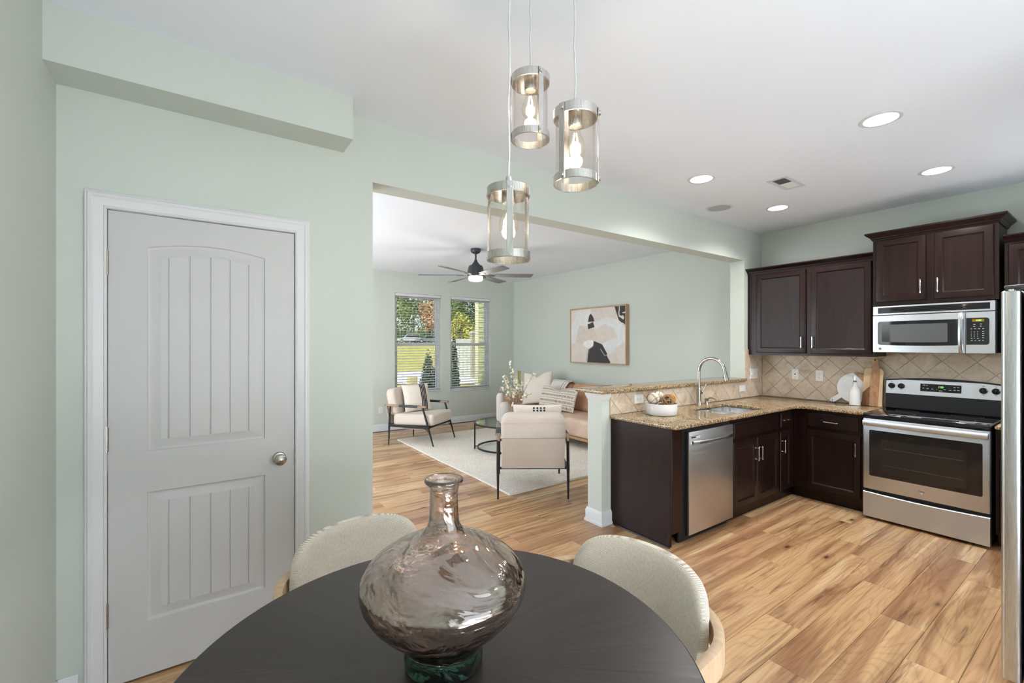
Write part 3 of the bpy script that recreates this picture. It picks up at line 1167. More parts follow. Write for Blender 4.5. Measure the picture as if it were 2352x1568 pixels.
obj('post_cap', B().loft([[(q.x + sx * r, q.y + sy * r, z) for sx, sy in ((-1, -1), (1, -1), (1, 1), (-1, 1))] for r, z in ((0.105, 1.86), (0.105, 1.90), (0.02, 1.96))]), VINYL, po, smooth=False)

# utility post in the grass
q = site(947, 13.2, ground_z(13.2))
tag(obj('utility_box', B().box(q.x - 0.13, q.x + 0.13, q.y - 0.10, q.y + 0.10, q.z - 0.1, q.z + 0.42, 0.02, 2), flat('tan_box', lin(190, 176, 128), 0.7)), 'small tan utility box standing in the grass', 'utility box')

# the house's own side wing with lap siding
SIDING = flat('green_lap_siding', lin(168, 176, 128), 0.7, var=(3, 0.04))
wing = thing('siding_wing', 'pale green lap siding wing of the house seen through the right window', 'wall', (5.5, 8.1, -0.3))
obj('wing_core', B().box(5.33, 6.4, YC + 0.16, 9.05, -0.3, 3.2), SIDING, wing, smooth=False)
z = -0.2
while z < 3.1:
    obj('siding_board', B().loft([[(5.33, y, z), (5.308, y, z), (5.322, y, z + 0.115), (5.33, y, z + 0.115)] for y in (YC + 0.17, 8.93)]), SIDING, wing, smooth=False)
    z += 0.115
obj('corner_board', B().box(5.29, 5.40, 8.93, 9.07, -0.3, 3.2, 0.004), flat('cream_corner_board', lin(226, 220, 184), 0.6), wing)


# parked cars
def car(name, label, px, depth, length, height, mat, suv, flip):
    base = site(px, depth, ground_z(depth) + 0.06)
    ang = math.atan2(RDIR.y, RDIR.x) + math.radians(18)
    t = thing(name, label, 'car', base, ang)
    wd = 1.8
    hl = length / 2
    belt = height * 0.56
    if suv:
        prof = [(-hl, 0.45), (-hl, belt + 0.05), (-hl + 0.25, belt + 0.12), (-hl * 0.86, height), (hl * 0.15, height), (hl * 0.42, belt + 0.08), (hl * 0.93, belt - 0.08), (hl, 0.62), (hl, 0.35), (-hl, 0.35)]
    else:
        prof = [(-hl, 0.45), (-hl, belt + 0.05), (-hl * 0.62, belt + 0.10), (-hl * 0.40, height), (hl * 0.12, height), (hl * 0.45, belt + 0.06), (hl * 0.92, belt - 0.08), (hl, 0.6), (hl, 0.3), (-hl, 0.3)]
    if flip:
        prof = [(-x, z) for x, z in prof]
    obj('car_body', B().prism(prof, -wd / 2, wd / 2, 'y', 0.06), mat, t, local=True)
    win = [(x, z) for x, z in prof if z > belt]
    xs = [p[0] for p in win]
    c = (min(xs) + max(xs)) / 2
    wp = inset([(p[0], max(p[1], belt + 0.02)) for p in prof if p[1] > belt - 0.01], 0.09)
    if len(wp) >= 3:
        obj('car_window', B().prism(wp, -wd / 2 - 0.005, wd / 2 + 0.005, 'y'), BLACKGLASS, t, local=True, smooth=False)
    for sx in (-0.62, 0.62):
        for sy in (-1, 1):
            wh = obj('wheel', B().cyl((sx * hl, sy * (wd / 2 - 0.2), 0.33), (sx * hl, sy * (wd / 2 + 0.02), 0.33), 0.34, n=20), BLACKPL, t, local=True)
            obj('hubcap', B().cyl((sx * hl, sy * (wd / 2 + 0.0), 0.33), (sx * hl, sy * (wd / 2 + 0.03), 0.33), 0.2, n=14), CHROME, wh, local=True)
    e = hl - 0.02
    for s in (-1, 1):
        obj('tail_light', B().box((e if flip else -e) - 0.05, (e if flip else -e) + 0.05, s * 0.62 - 0.16, s * 0.62 + 0.16, belt - 0.12, belt + 0.02), flat('tail_red', (0.5, 0.03, 0.02, 1), 0.3), t, local=True)
    return t


car('suv_car', 'silver sports utility car parked across the street', 939, 88, 4.6, 1.72, flat('silver_paint', (0.46, 0.49, 0.50, 1), 0.3, 0.3), True, True)
car('sedan_car', 'dark grey sedan parked right of the silver car', 984, 86, 4.6, 1.42, flat('slate_paint', (0.16, 0.20, 0.21, 1), 0.3, 0.3), False, True)

# ------------------------------------------------------------------ kitchen cabinets
def ring4(u0, u1, v0, v1, i, d, mp):
    return [mp(u0 + i, v0 + i, d), mp(u1 - i, v0 + i, d), mp(u1 - i, v1 - i, d), mp(u0 + i, v1 - i, d)]


def shaker(parent, u0, u1, v0, v1, mp, name='cabinet_door', stile=0.053):
    rg = [(0, 0.001), (0, 0.012), (0.005, 0.0195), (0.010, 0.0205), (stile - 0.004, 0.0205), (stile, 0.018), (stile + 0.006, 0.011), (stile + 0.010, 0.0105)]
    return obj(name, B().loft([ring4(u0, u1, v0, v1, i, d, mp) for i, d in rg]), ESPRESSO, parent, angle=20)


def slab_front(parent, u0, u1, v0, v1, mp, name='drawer_front'):
    rg = [(0, 0.001), (0, 0.010), (0.004, 0.013), (0.010, 0.0145), (0.014, 0.0205)]
    return obj(name, B().loft([ring4(u0, u1, v0, v1, i, d, mp) for i, d in rg]), ESPRESSO, parent, angle=20)


def pull(parent, u, v, mp, vert=True, L=0.118, d0=0.0205):
    b = B()
    h = L / 2
    pt = (lambda s, d: mp(u, v + s, d)) if vert else (lambda s, d: mp(u + s, v, d))
    ss = [-h, -h + 0.006, -h + 0.016, -h + 0.03, 0, h - 0.03, h - 0.016, h - 0.006, h]
    rr = [0.0038, 0.0058, 0.0052, 0.0042, 0.0046, 0.0042, 0.0052, 0.0058, 0.0038]
    b.tube([pt(s, d0 + 0.026) for s in ss], rr, 10)
    for s in (-h + 0.011, h - 0.011):
        b.tube([pt(s, d0 - 0.001), pt(s, d0 + 0.004), pt(s, d0 + 0.026)], [0.0065, 0.0042, 0.0042], 10)
    return obj('bar_pull', b, CHROME, parent)


def crown(parent, x_front, x_wall, y0, y1, z0, z1, end0, end1, out=0.055):
    """moulding round the top of a wall cabinet: front, plus open ends"""
    h = z1 - z0
    prof = [(0.0, 0.0), (0.006, 0.0), (0.008, 0.12 * h), (0.014, 0.2 * h), (0.016, 0.34 * h), (0.028, 0.5 * h), (0.046, 0.74 * h), (out, 0.8 * h), (out, h), (0.0, h)]
    rings = []
    for d, z in prof:
        r = [(x_wall, y1 + d, z0 + z)] if end1 else []
        r += [(x_front - d, y1 + (d if end1 else 0), z0 + z), (x_front - d, y0 - (d if end0 else 0), z0 + z)]
        r += [(x_wall, y0 - d, z0 + z)] if end0 else []
        rings.append(r)
    rings.append(rings[0])
    b = B().loft(rings, False, False, closed=False)
    # close the mitred ends that stop against something
    return obj('crown_moulding', b, ESPRESSO, parent, angle=25)


XF = XR - 0.012            # face of the tiles on the right wall
# base units along the half wall -------------------------------------------------
YP = 1.951                 # their face frames
ZB = 0.862                 # underside of the granite
mpP = lambda u, v, d: (u, YP - d, v)
ep = thing('cabinet_end_panel', 'dark espresso end panel closing the peninsula cabinets', 'panel', (2.79, 2.2, 0))
obj('side_panel', B().prism([(YP + 0.012, 0.105), (YP + 0.012, ZB), (YA - 0.001, ZB), (YA - 0.001, 0.0), (2.0, 0.0), (2.0, 0.105)], 2.768, 2.788, 'x'), ESPRESSO, ep, smooth=False)
obj('front_stile', B().box(2.768, 2.888, YP - 0.005, YP + 0.012, 0.105, ZB, 0.002), ESPRESSO, ep)
obj('kick_block', B().box(2.768, 2.80, 1.972, 2.0, 0.0, 0.105, 0.002), ESPRESSO, ep)
obj('shoe_moulding', B().prism([(2.755, 0), (2.768, 0), (2.768, 0.016), (2.762, 0.014), (2.757, 0.008)], 1.965, YA - 0.045, 'y'), ESPRESSO, ep)

# dishwasher
dw = thing('dishwasher', 'stainless steel dishwasher with a bowed bar handle under the granite', 'dishwasher', (3.25, 2.2, 0))
obj('tub', B().box(2.895, 3.555, 1.952, YA - 0.06, 0.10, 0.855), BLACKPL, dw)
obj('door_panel', B().box(2.945, 3.553, 1.926, 1.951, 0.062, 0.825, 0.004, 2), STEEL_X, dw)
obj('door_edge', B().box(2.93, 2.9445, 1.930, 1.951, 0.062, 0.825), BLACKPL, dw)
hb = B()
NS = 16
rings = []
for i in range(NS + 1):
    t = i / NS
    x = 2.975 + t * 0.55
    bow = 0.012 + 0.030 * math.sin(PI * t) ** 0.7
    y = 1.926 - bow
    rings.append([(x, y - 0.006, 0.732), (x, y - 0.008, 0.744), (x, y - 0.004, 0.758), (x, y + 0.006, 0.758), (x, y + 0.006, 0.732)])
hb.loft(rings)
hb.box(2.975, 2.995, 1.912, 1.927, 0.735, 0.755)
hb.box(3.505, 3.525, 1.912, 1.927, 0.735, 0.755)
obj('handle', hb, SINKST, dw)
lb = obj('rating_label', B().box(2.966, 3.085, 1.9253, 1.9259, 0.772, 0.797), PRINT, dw, smooth=False)
obj('label_field', B().box(2.970, 3.030, 1.9248, 1.9252, 0.776, 0.786), BLACKPL, lb, smooth=False)
obj('label_field', B().box(2.970, 3.080, 1.9248, 1.9252, 0.789, 0.794), STEEL_X, lb, smooth=False)
obj('toe_panel', B().box(2.90, 3.555, 1.985, 2.0, 0.0, 0.10), BLACKPL, dw)

# sink cabinet
sk = thing('sink_base_cabinet', 'dark espresso sink cabinet with two doors right of the dishwasher', 'cabinet', (3.96, 2.2, 0))
fr = B()
holed(fr, 3.562, 4.374, 0.10, ZB, YP, YP + 0.02, [(3.60, 4.34, 0.15, 0.64), (3.60, 4.34, 0.70, 0.81)], lambda u, v, t: (u, t, v))
obj('face_frame', fr, ESPRESSO, sk, smooth=False)
obj('carcass', B().box(3.5625, 4.3735, YP + 0.0205, YA - 0.02, 0.10, 0.66), ESPRESSO, sk, smooth=False)
obj('toe_kick', B().box(3.562, 4.374, 2.0, 2.012, 0, 0.10), ESPRESSO, sk, smooth=False)
slab_front(sk, 3.577, 4.355, 0.692, 0.826, mpP, 'false_front')
d1 = shaker(sk, 3.579, 3.956, 0.118, 0.664, mpP)
pull(d1, 3.930, 0.53, mpP)
d2 = shaker(sk, 3.964, 4.357, 0.118, 0.664, mpP)
pull(d2, 3.995, 0.53, mpP)

# narrow cabinet and corner
nc = thing('narrow_base_cabinet', 'narrow dark cabinet with one drawer in the inner corner', 'cabinet', (4.5, 2.2, 0))
fr = B()
holed(fr, 4.375, 4.703, 0.10, ZB, YP, YP + 0.02, [(4.41, 4.59, 0.15, 0.64), (4.41, 4.59, 0.71, 0.82)], lambda u, v, t: (u, t, v))
obj('face_frame', fr, ESPRESSO, nc, smooth=False)
obj('carcass', B().box(4.3755, 5.24, YP + 0.0205, YA - 0.02, 0.10, 0.66), ESPRESSO, nc, smooth=False)
obj('toe_kick', B().box(4.375, 4.775, 2.0, 2.012, 0, 0.10), ESPRESSO, nc, smooth=False)
dr = slab_front(nc, 4.393, 4.602, 0.694, 0.833, mpP)
pull(dr, 4.4975, 0.765, mpP, False, 0.10)
d3 = shaker(nc, 4.393, 4.602, 0.112, 0.662, mpP, stile=0.045)
pull(d3, 4.418, 0.53, mpP)

# cabinet on the range wall
XB = 4.703
mpB = lambda u, v, d: (XB - d, u, v)
rc = thing('base_cabinet', 'dark cabinet with drawer and door left of the range', 'cabinet', (5.0, 1.65, 0))
fr = B()
holed(fr, 1.386, YP - 0.002, 0.10, ZB, XB, XB + 0.02, [(1.43, 1.82, 0.15, 0.66), (1.43, 1.82, 0.71, 0.82)], lambda u, v, t: (t, u, v))
obj('face_frame', fr, ESPRESSO, rc, smooth=False)
obj('carcass', B().box(XB + 0.0205, 5.24, 1.3865, YP + 0.015, 0.10, 0.855), ESPRESSO, rc, smooth=False)
obj('toe_kick', B().box(4.775, 4.787, 1.386, 1.999, 0, 0.10), ESPRESSO, rc, smooth=False)
dr = slab_front(rc, 1.414, 1.836, 0.695, 0.838, mpB)
pull(dr, 1.632, 0.765, mpB, False)
d4 = shaker(rc, 1.414, 1.836, 0.126, 0.675, mpB)
pull(d4, 1.445, 0.552, mpB)

rr = thing('base_cabinet', 'dark cabinet sliver between the range and the refrigerator', 'cabinet', (5.0, 0.2, 0))
obj('carcass', B().box(XB, 5.24, -0.40, 0.618, 0.10, ZB), ESPRESSO, rr, smooth=False)
obj('toe_kick', B().box(4.775, 4.787, -0.40, 0.618, 0, 0.0995), ESPRESSO, rr, smooth=False)
dr = slab_front(rr, 0.15, 0.600, 0.695, 0.838, mpB)
pull(dr, 0.375, 0.765, mpB, False)
d5 = shaker(rr, 0.15, 0.600, 0.126, 0.675, mpB)
pull(d5, 0.18, 0.552, mpB)

# granite tops -------------------------------------------------------------------
SINK = rrect(3.575, 4.235, 1.985, 2.375, 0.09, 6)


def plate(name, outer, holes, z0, z1, mat, parent=None, bev=0.008):
    """flat slab of any outline with holes and a rounded rim"""
    if area2(outer) < 0:
        outer = outer[::-1]
    loops = [outer] + [h if area2(h) < 0 else h[::-1] for h in holes]
    b = B()
    tops, bots = [], []
    steps = [(bev, 0.0), (bev * 0.3, bev * 0.3), (0.0, bev)]
    for k, lp in enumerate(loops):
        rings = []
        for ins, dz in steps:
            rings.append([(x, y, z1 - dz) for x, y in inset(lp, ins if k == 0 else -ins)])
        for ins, dz in steps[::-1]:
            rings.append([(x, y, z0 + dz) for x, y in inset(lp, ins if k == 0 else -ins)])
        b.loft(rings, False, False)
        tops.append(rings[0])
        bots.append(rings[-1])
    for lp, z in ((tops, z1), (bots, z0)):
        tri = geometry.tessellate_polygon([[Vector(p) for p in l] for l in lp])
        allv = [p for l in lp for p in l]
        b.add(allv, [tuple(t) for t in tri])
    bm = bmesh.new()
    vv = [bm.verts.new(p) for p in b.v]
    for f in b.f:
        try:
            bm.faces.new([vv[i] for i in f])
        except ValueError:
            pass
    bmesh.ops.remove_doubles(bm, verts=bm.verts, dist=1e-5)
    return obj(name, B().bm(bm), mat, parent, angle=30)


def fillet(c, r, a0, a1, n=6):
    return [(c[0] + r * math.cos(math.radians(a0 + (a1 - a0) * i / n)), c[1] + r * math.sin(math.radians(a0 + (a1 - a0) * i / n))) for i in range(n + 1)]


CT0, CT1 = 0.864, 0.892
outer = [(2.745, YA - 0.012), (2.745, 1.915)] + fillet((2.765, 1.915), 0.02, 180, 270)[1:] + \
        fillet((4.575, 1.815), 0.08, 90, 0)[0:] + [(4.655, 1.386), (XF - 0.001, 1.386), (XF - 0.001, YA - 0.012)]
ct = plate('countertop', outer, [SINK], CT0, CT1, GRANITE)
tag(ct, 'speckled gold granite worktop with the sink cut into it', 'countertop')
ct2 = plate('countertop', [(4.655, -0.40), (XF - 0.001, -0.40), (XF - 0.001, 0.616), (4.655, 0.616)], [], CT0, CT1, GRANITE)
tag(ct2, 'short granite worktop end right of the range', 'countertop')
bt = plate('bar_top', [(2.628, 2.494), (4.892, 2.494), (4.892, YA - 0.002), (4.955, YA - 0.013), (4.955, 2.505), (4.93, 2.494), (4.892, 2.494)][:2] + [(4.892, 2.80), (2.628, 2.80)], [], BAR + 0.001, BAR + 0.033, GRANITE)
tag(bt, 'raised granite bar ledge on top of the half wall', 'countertop')

# sink ---------------------------------------------------------------------------
si = thing('kitchen_sink', 'double bowl stainless sink set under the granite', 'sink', (3.9, 2.18, 0.66))
for x0, x1, zb in ((3.580, 3.900, 0.70), (3.915, 4.232, 0.68)):
    rings = []
    for ins, z, r in ((-0.008, CT0 - 0.001, 0.075), (0.0, CT0 - 0.001, 0.07), (0.0, CT0 - 0.006, 0.07), (0.012, zb + 0.04, 0.06), (0.025, zb + 0.012, 0.05), (0.055, zb, 0.04)):
        rings.append([(x, y, z) for x, y in rrect(x0 + ins, x1 - ins, 1.99 + ins, 2.37 - ins, r, 5)])
    bo = obj('bowl', B().loft(rings, False, True), SINKST, si)
    cx = (x0 + x1) / 2
    obj('drain', B().lathe([(0.0, 0.003), (0.030, 0.003), (0.040, 0.001), (0.042, 0.0005)], (cx, 2.2, zb), 24), CHROME, bo)

# tap
fx, fy = 3.893, 2.444
fa = thing('kitchen_faucet', 'brushed nickel gooseneck faucet behind the sink', 'faucet', (fx, fy, CT1))
obj('faucet_body', B().lathe([(0.0, 0), (0.027, 0), (0.027, 0.006), (0.024, 0.012), (0.022, 0.05), (0.0215, 0.10), (0.024, 0.145), (0.0225, 0.16), (0.014, 0.168), (0.0, 0.168)], (fx, fy, CT1), 28), NICKEL, fa)
pts = [(fx, fy, CT1 + 0.165), (fx, fy, 1.15), (fx, fy, 1.215)]
for k in range(13):
    a = PI * k / 12 * 0.97
    pts.append((fx, fy - 0.128 + 0.128 * math.cos(a), 1.215 + 0.128 * math.sin(a)))
obj('spout', B().tube(pts, 0.0145, 16), NICKEL, fa)
e = Vector(pts[-1])
dv = (Vector(pts[-1]) - Vector(pts[-2])).normalized()
hd = B().tube([e, e + dv * 0.012, e + dv * 0.05, e + dv * 0.085, e + dv * 0.088], [0.0150, 0.0170, 0.0190, 0.0215, 0.018], 18)
sh = obj('spray_head', hd, NICKEL, fa)
bp = e + dv * 0.045
obj('spray_button', B().box(bp.x - 0.007, bp.x + 0.007, bp.y + 0.012, bp.y + 0.021, bp.z - 0.02, bp.z + 0.018, 0.003), BLACKPL, sh)
lv = B().cyl((fx + 0.018, fy, CT1 + 0.115), (fx + 0.045, fy, CT1 + 0.118), 0.0135, n=16)
lv.tube([(fx + 0.040, fy - 0.004, CT1 + 0.122), (fx + 0.062, fy - 0.01, CT1 + 0.155), (fx + 0.095, fy - 0.016, CT1 + 0.198)], [0.007, 0.006, 0.0075], 10)
obj('lever', lv, NICKEL, fa)
sx, sy = 4.012, 2.438
so = thing('soap_dispenser', 'short nickel soap pump beside the faucet', 'soap dispenser', (sx, sy, CT1))
obj('pump_base', B().lathe([(0, 0), (0.021, 0), (0.020, 0.006), (0.015, 0.022), (0.014, 0.034), (0.018, 0.040), (0.018, 0.056), (0.012, 0.060), (0, 0.060)], (sx, sy, CT1), 22), NICKEL, so)
obj('pump_nozzle', B().tube([(sx + 0.005, sy - 0.006, CT1 + 0.05), (sx + 0.01, sy - 0.03, CT1 + 0.066), (sx + 0.012, sy - 0.06, CT1 + 0.066), (sx + 0.014, sy - 0.088, CT1 + 0.052)], [0.006, 0.006, 0.0055, 0.0045], 10), NICKEL, so)

# backsplash ---------------------------------------------------------------------
TD = 0.213     # diagonal of a tile


def clip(poly, u0, u1, v0, v1):
    for ax, lim, sg in ((0, u0, 1), (0, u1, -1), (1, v0, 1), (1, v1, -1)):
        out = []
        for i in range(len(poly)):
            p, q = poly[i - 1], poly[i]
            dp, dq = (p[ax] - lim) * sg, (q[ax] - lim) * sg
            if dp >= 0:
                if dq < 0:
                    t = dp / (dp - dq)
                    out.append((p[0] + (q[0] - p[0]) * t, p[1] + (q[1] - p[1]) * t))
                else:
                    pass
            if dp < 0 <= dq:
                t = dp / (dp - dq)
                out.append((p[0] + (q[0] - p[0]) * t, p[1] + (q[1] - p[1]) * t))
            if dq >= 0:
                out.append(q)
        poly = out
        if len(poly) < 3:
            return []
    res = []
    for p in poly:
        if not res or (abs(p[0] - res[-1][0]) + abs(p[1] - res[-1][1]) > 1e-6):
            res.append(p)
    if len(res) > 2 and abs(res[0][0] - res[-1][0]) + abs(res[0][1] - res[-1][1]) < 1e-6:
        res.pop()
    return res


def tiles(parent, u0, u1, v0, v1, cu, cv, mp):
    """diagonal tiles, each its own piece with a bevelled edge; mp(u, v, d)"""
    h = TD / 2 - 0.0013
    i0, i1 = int((u0 - cu) / (TD / 2)) - 2, int((u1 - cu) / (TD / 2)) + 2
    j0, j1 = int((v0 - cv) / (TD / 2)) - 2, int((v1 - cv) / (TD / 2)) + 2
    for i in range(i0, i1 + 1):
        for j in range(j0, j1 + 1):
            if (i + j) % 2 == 0:
                continue
            x, y = cu + i * TD / 2, cv + j * TD / 2
            pl = clip([(x - h, y), (x, y - h), (x + h, y), (x, y + h)], u0, u1, v0, v1)
            if len(pl) < 3 or abs(area2(pl)) < 0.0008:
                continue
            ins = inset(pl, 0.0018)
            obj('tile', B().loft([[mp(a, c, 0.0) for a, c in pl], [mp(a, c, 0.0062) for a, c in pl], [mp(a, c, 0.0080) for a, c in ins]]), TRAV, parent, smooth=False)


bs = obj('backsplash', B().box(XR - 0.004, XR, -0.40, YA - 0.0005, CT1 - 0.03, 1.42), GROUT, wall_right, smooth=False)
tiles(bs, 0.30, YA - 0.012, CT1 + 0.001, 1.418, 1.008, 1.326, lambda u, v, d: (XR - 0.004 - d, u, v))
bs2 = obj('backsplash', B().box(2.752, OX1, YA - 0.004, YA - 0.0002, CT1 - 0.03, BAR - 0.002), GROUT, half, smooth=False)
tiles(bs2, 2.753, OX1, CT1 + 0.001, BAR - 0.003, 3.007, 0.988, lambda u, v, d: (u, YA - 0.004 - d, v))
wm = bpy.data.objects['wall_middle']
bs3 = obj('backsplash', B().box(OX1 + 0.0005, XR - 0.0125, YA - 0.004, YA - 0.0002, CT1 - 0.03, 1.42), GROUT, wm, smooth=False)
tiles(bs3, OX1 + 0.001, XR - 0.013, CT1 + 0.001, 1.418, 3.007, 0.988, lambda u, v, d: (u, YA - 0.004 - d, v))


# cover plates -------------------------------------------------------------------
def cover(name, label, cat, c, w, h, mp, kind, horizontal=False):
    u, v = c
    t = thing(name, label, cat, mp(u, v, 0))
    rg = [(0, 0.0), (0, 0.003), (0.003, 0.0055)]
    obj('plate', B().loft([ring4(u - w / 2, u + w / 2, v - h / 2, v + h / 2, i, d, mp) for i, d in rg]), PLATE, t, smooth=False)
    du = (lambda a, b_: (a, b_)) if not horizontal else (lambda a, b_: (b_, a))
    bx = lambda a0, a1, b0, b1, d0, d1, mat, nm, par: obj(nm, B().loft([[mp(u + a0, v + b0, d), mp(u + a1, v + b0, d), mp(u + a1, v + b1, d), mp(u + a0, v + b1, d)] for d in (d0, d1)]), mat, par, smooth=False)
    if kind == 'outlet':
        for s in (-1, 1):
            o_ = s * 0.0195
            if horizontal:
                f = bx(o_ - 0.0145, o_ + 0.0145, -0.017, 0.017, 0.0056, 0.0068, PLATE, 'socket', t)
                for k in (-0.007, 0.007):
                    bx(o_ - 0.006, o_ + 0.002, k - 0.001, k + 0.001, 0.0069, 0.0072, SLOT, 'slot', f)
                bx(o_ + 0.005, o_ + 0.009, -0.002, 0.002, 0.0069, 0.0072, SLOT, 'slot', f)
            else:
                f = bx(-0.017, 0.017, o_ - 0.0145, o_ + 0.0145, 0.0056, 0.0068, PLATE, 'socket', t)
                for k in (-0.007, 0.007):
                    bx(k - 0.001, k + 0.001, o_ - 0.002, o_ + 0.006, 0.0069, 0.0072, SLOT, 'slot', f)
                bx(-0.002, 0.002, o_ - 0.009, o_ - 0.005, 0.0069, 0.0072, SLOT, 'slot', f)
    elif kind == 'switch3':
        for k in (-0.046, 0.0, 0.046):
            bx(k - 0.005, k + 0.005, -0.011, 0.011, 0.0056, 0.0072, PLATE, 'switch_slot', t)
            bx(k - 0.0038, k + 0.0038, -0.009, 0.004, 0.0073, 0.014, PLATE, 'toggle', t)
    elif kind == 'switch':
        if horizontal:
            bx(-0.012, 0.012, -0.005, 0.005, 0.0056, 0.0066, PLATE, 'switch_slot', t)
            bx(-0.002, 0.009, -0.004, 0.004, 0.0067, 0.015, PLATE, 'toggle', t)
        else:
            bx(-0.005, 0.005, -0.012, 0.012, 0.0056, 0.0066, PLATE, 'switch_slot', t)
            bx(-0.004, 0.004, -0.002, 0.009, 0.0067, 0.015, PLATE, 'toggle', t)
    elif kind == 'jack':
        bx(-0.006, 0.006, -0.006, 0.006, 0.0056, 0.0064, SLOT, 'jack', t)
        for k in (-0.042, 0.042):
            bx(-0.0025, 0.0025, k - 0.0025, k + 0.0025, 0.0056, 0.0060, SLOT, 'screw', t)
    return t


mpM = lambda u, v, d: (u, YA - 0.0122 - d, v)
mpR = lambda u, v, d: (XF - 0.0002 - d, u, v)
cover('switch_plate', 'triple switch plate on the tiles in the kitchen corner', 'switch', (5.07, 1.148), 0.165, 0.115, mpM, 'switch3')
cover('switch_plate', 'single sideways switch plate under the bar ledge near the corner', 'switch', (4.83, 0.996), 0.115, 0.075, mpM, 'switch', True)
cover('wall_outlet', 'sideways outlet on the peninsula tiles behind the white bowl', 'outlet', (3.106, 1.0), 0.118, 0.078, mpM, 'outlet', True)
cover('phone_jack_plate', 'white phone jack plate on the range wall tiles', 'outlet', (2.17, 1.153), 0.070, 0.115, mpR, 'jack')
cover('wall_outlet', 'upright outlet on the range wall beside the phone jack plate', 'outlet', (1.94, 1.148), 0.070, 0.115, mpR, 'outlet')
cover('wall_outlet', 'low outlet on the window wall behind the far armchair', 'outlet', (2.508, 0.355), 0.072, 0.115, lambda u, v, d: (u, YC - 0.0002 - d, v), 'outlet')

# wall cabinets ------------------------------------------------------------------
XU = 4.967
mpU = lambda u, v, d: (XU - d, u, v)
ul = thing('wall_cabinet', 'dark two door wall cabinet left of the microwave', 'cabinet', (5.12, 1.96, 1.36))
obj('carcass', B().box(XU + 0.0185, XR - 0.001, 1.392, YA - 0.002, 1.362, 2.246), ESPRESSO, ul, smooth=False)
fr = B()
holed(fr, 1.392, YA - 0.002, 1.36, 2.248, XU, XU + 0.018, [(1.43, 1.895, 1.40, 2.21), (1.945, 2.41, 1.40, 2.21)], lambda u, v, t: (t, u, v))
obj('face_frame', fr, ESPRESSO, ul, smooth=False)
d = shaker(ul, 1.945, 2.432, 1.384, 2.228, mpU)
pull(d, 1.979, 1.492, mpU)
d = shaker(ul, 1.412, 1.900, 1.380, 2.230, mpU)
pull(d, 1.880, 1.492, mpU)
crown(ul, XU, XR, 1.392, YA - 0.002, 2.248, 2.300, False, False)
obj('top_board', B().box(XU - 0.03, XR - 0.001, 1.394, YA - 0.003, 2.29, 2.298), ESPRESSO, ul, smooth=False)

XU2 = 4.910
mpU2 = lambda u, v, d: (XU2 - d, u, v)
ur = thing('wall_cabinet', 'taller set dark two door cabinet above the microwave', 'cabinet', (5.1, 1.0, 1.81))
obj('carcass', B().box(XU2 + 0.0185, XR - 0.001, 0.630, 1.389, 1.816, 2.394), ESPRESSO, ur, smooth=False)
fr = B()
holed(fr, 0.628, 1.391, 1.814, 2.396, XU2, XU2 + 0.018, [(0.67, 0.98, 1.86, 2.36), (1.04, 1.35, 1.86, 2.36)], lambda u, v, t: (t, u, v))
obj('face_frame', fr, ESPRESSO, ur, smooth=False)
d = shaker(ur, 1.034, 1.367, 1.844, 2.384, mpU2)
pull(d, 1.065, 1.955, mpU2)
d = shaker(ur, 0.653, 0.986, 1.844, 2.384, mpU2)
pull(d, 0.960, 1.955, mpU2)
crown(ur, XU2, XR, 0.628, 1.391, 2.392, 2.458, True, True, 0.05)
obj('top_board', B().box(XU2 - 0.03, XR - 0.001, 0.60, 1.42, 2.446, 2.456), ESPRESSO, ur, smooth=False)

XU3 = 4.960
mpU3 = lambda u, v, d: (XU3 - d, u, v)
u3 = thing('wall_cabinet', 'dark wall cabinet above the refrigerator edge', 'cabinet', (5.1, 0.2, 1.36))
obj('carcass', B().box(XU3, XR - 0.001, -0.40, 0.606, 1.362, 2.238), ESPRESSO, u3, smooth=False)
d = shaker(u3, 0.11, 0.586, 1.384, 2.222, mpU3)
pull(d, 0.14, 1.492, mpU3)
d = shaker(u3, -0.38, 0.09, 1.384, 2.222, mpU3)
pull(d, 0.06, 1.492, mpU3)
crown(u3, XU3, XR, -0.40, 0.608, 2.238, 2.290, False, False)
obj('top_board', B().box(XU3 - 0.03, XR - 0.001, -0.40, 0.605, 2.28, 2.288), ESPRESSO, u3, smooth=False)

# microwave ----------------------------------------------------------------------
mw = thing('microwave_oven', 'stainless over the range microwave with a black window', 'microwave', (5.05, 1.01, 1.40))
my0, my1 = 0.640, 1.387


def bowx(y, out=0.022):
    t = (y - my0) / (my1 - my0) * 2 - 1
    return 4.905 - out * (1 - t * t)


def bow_slab(y0, y1, z0, z1, d0, d1, n=14, bev=0.0):
    """piece following the bowed front; d0..d1 measured outwards from it"""
    V = []
    F = []
    for i in range(n + 1):
        y = y0 + (y1 - y0) * i / n
        x = bowx(y)
        V += [(x - d0, y, z0), (x - d1, y, z0 + bev), (x - d1, y, z1 - bev), (x - d0, y, z1)]
    for i in range(n):
        for k in range(4):
            F.append((i * 4 + k, i * 4 + (k + 1) % 4, (i + 1) * 4 + (k + 1) % 4, (i + 1) * 4 + k))
    F += [(0, 1, 2, 3), tuple(n * 4 + k for k in (3, 2, 1, 0))]
    return B().add(V, F)


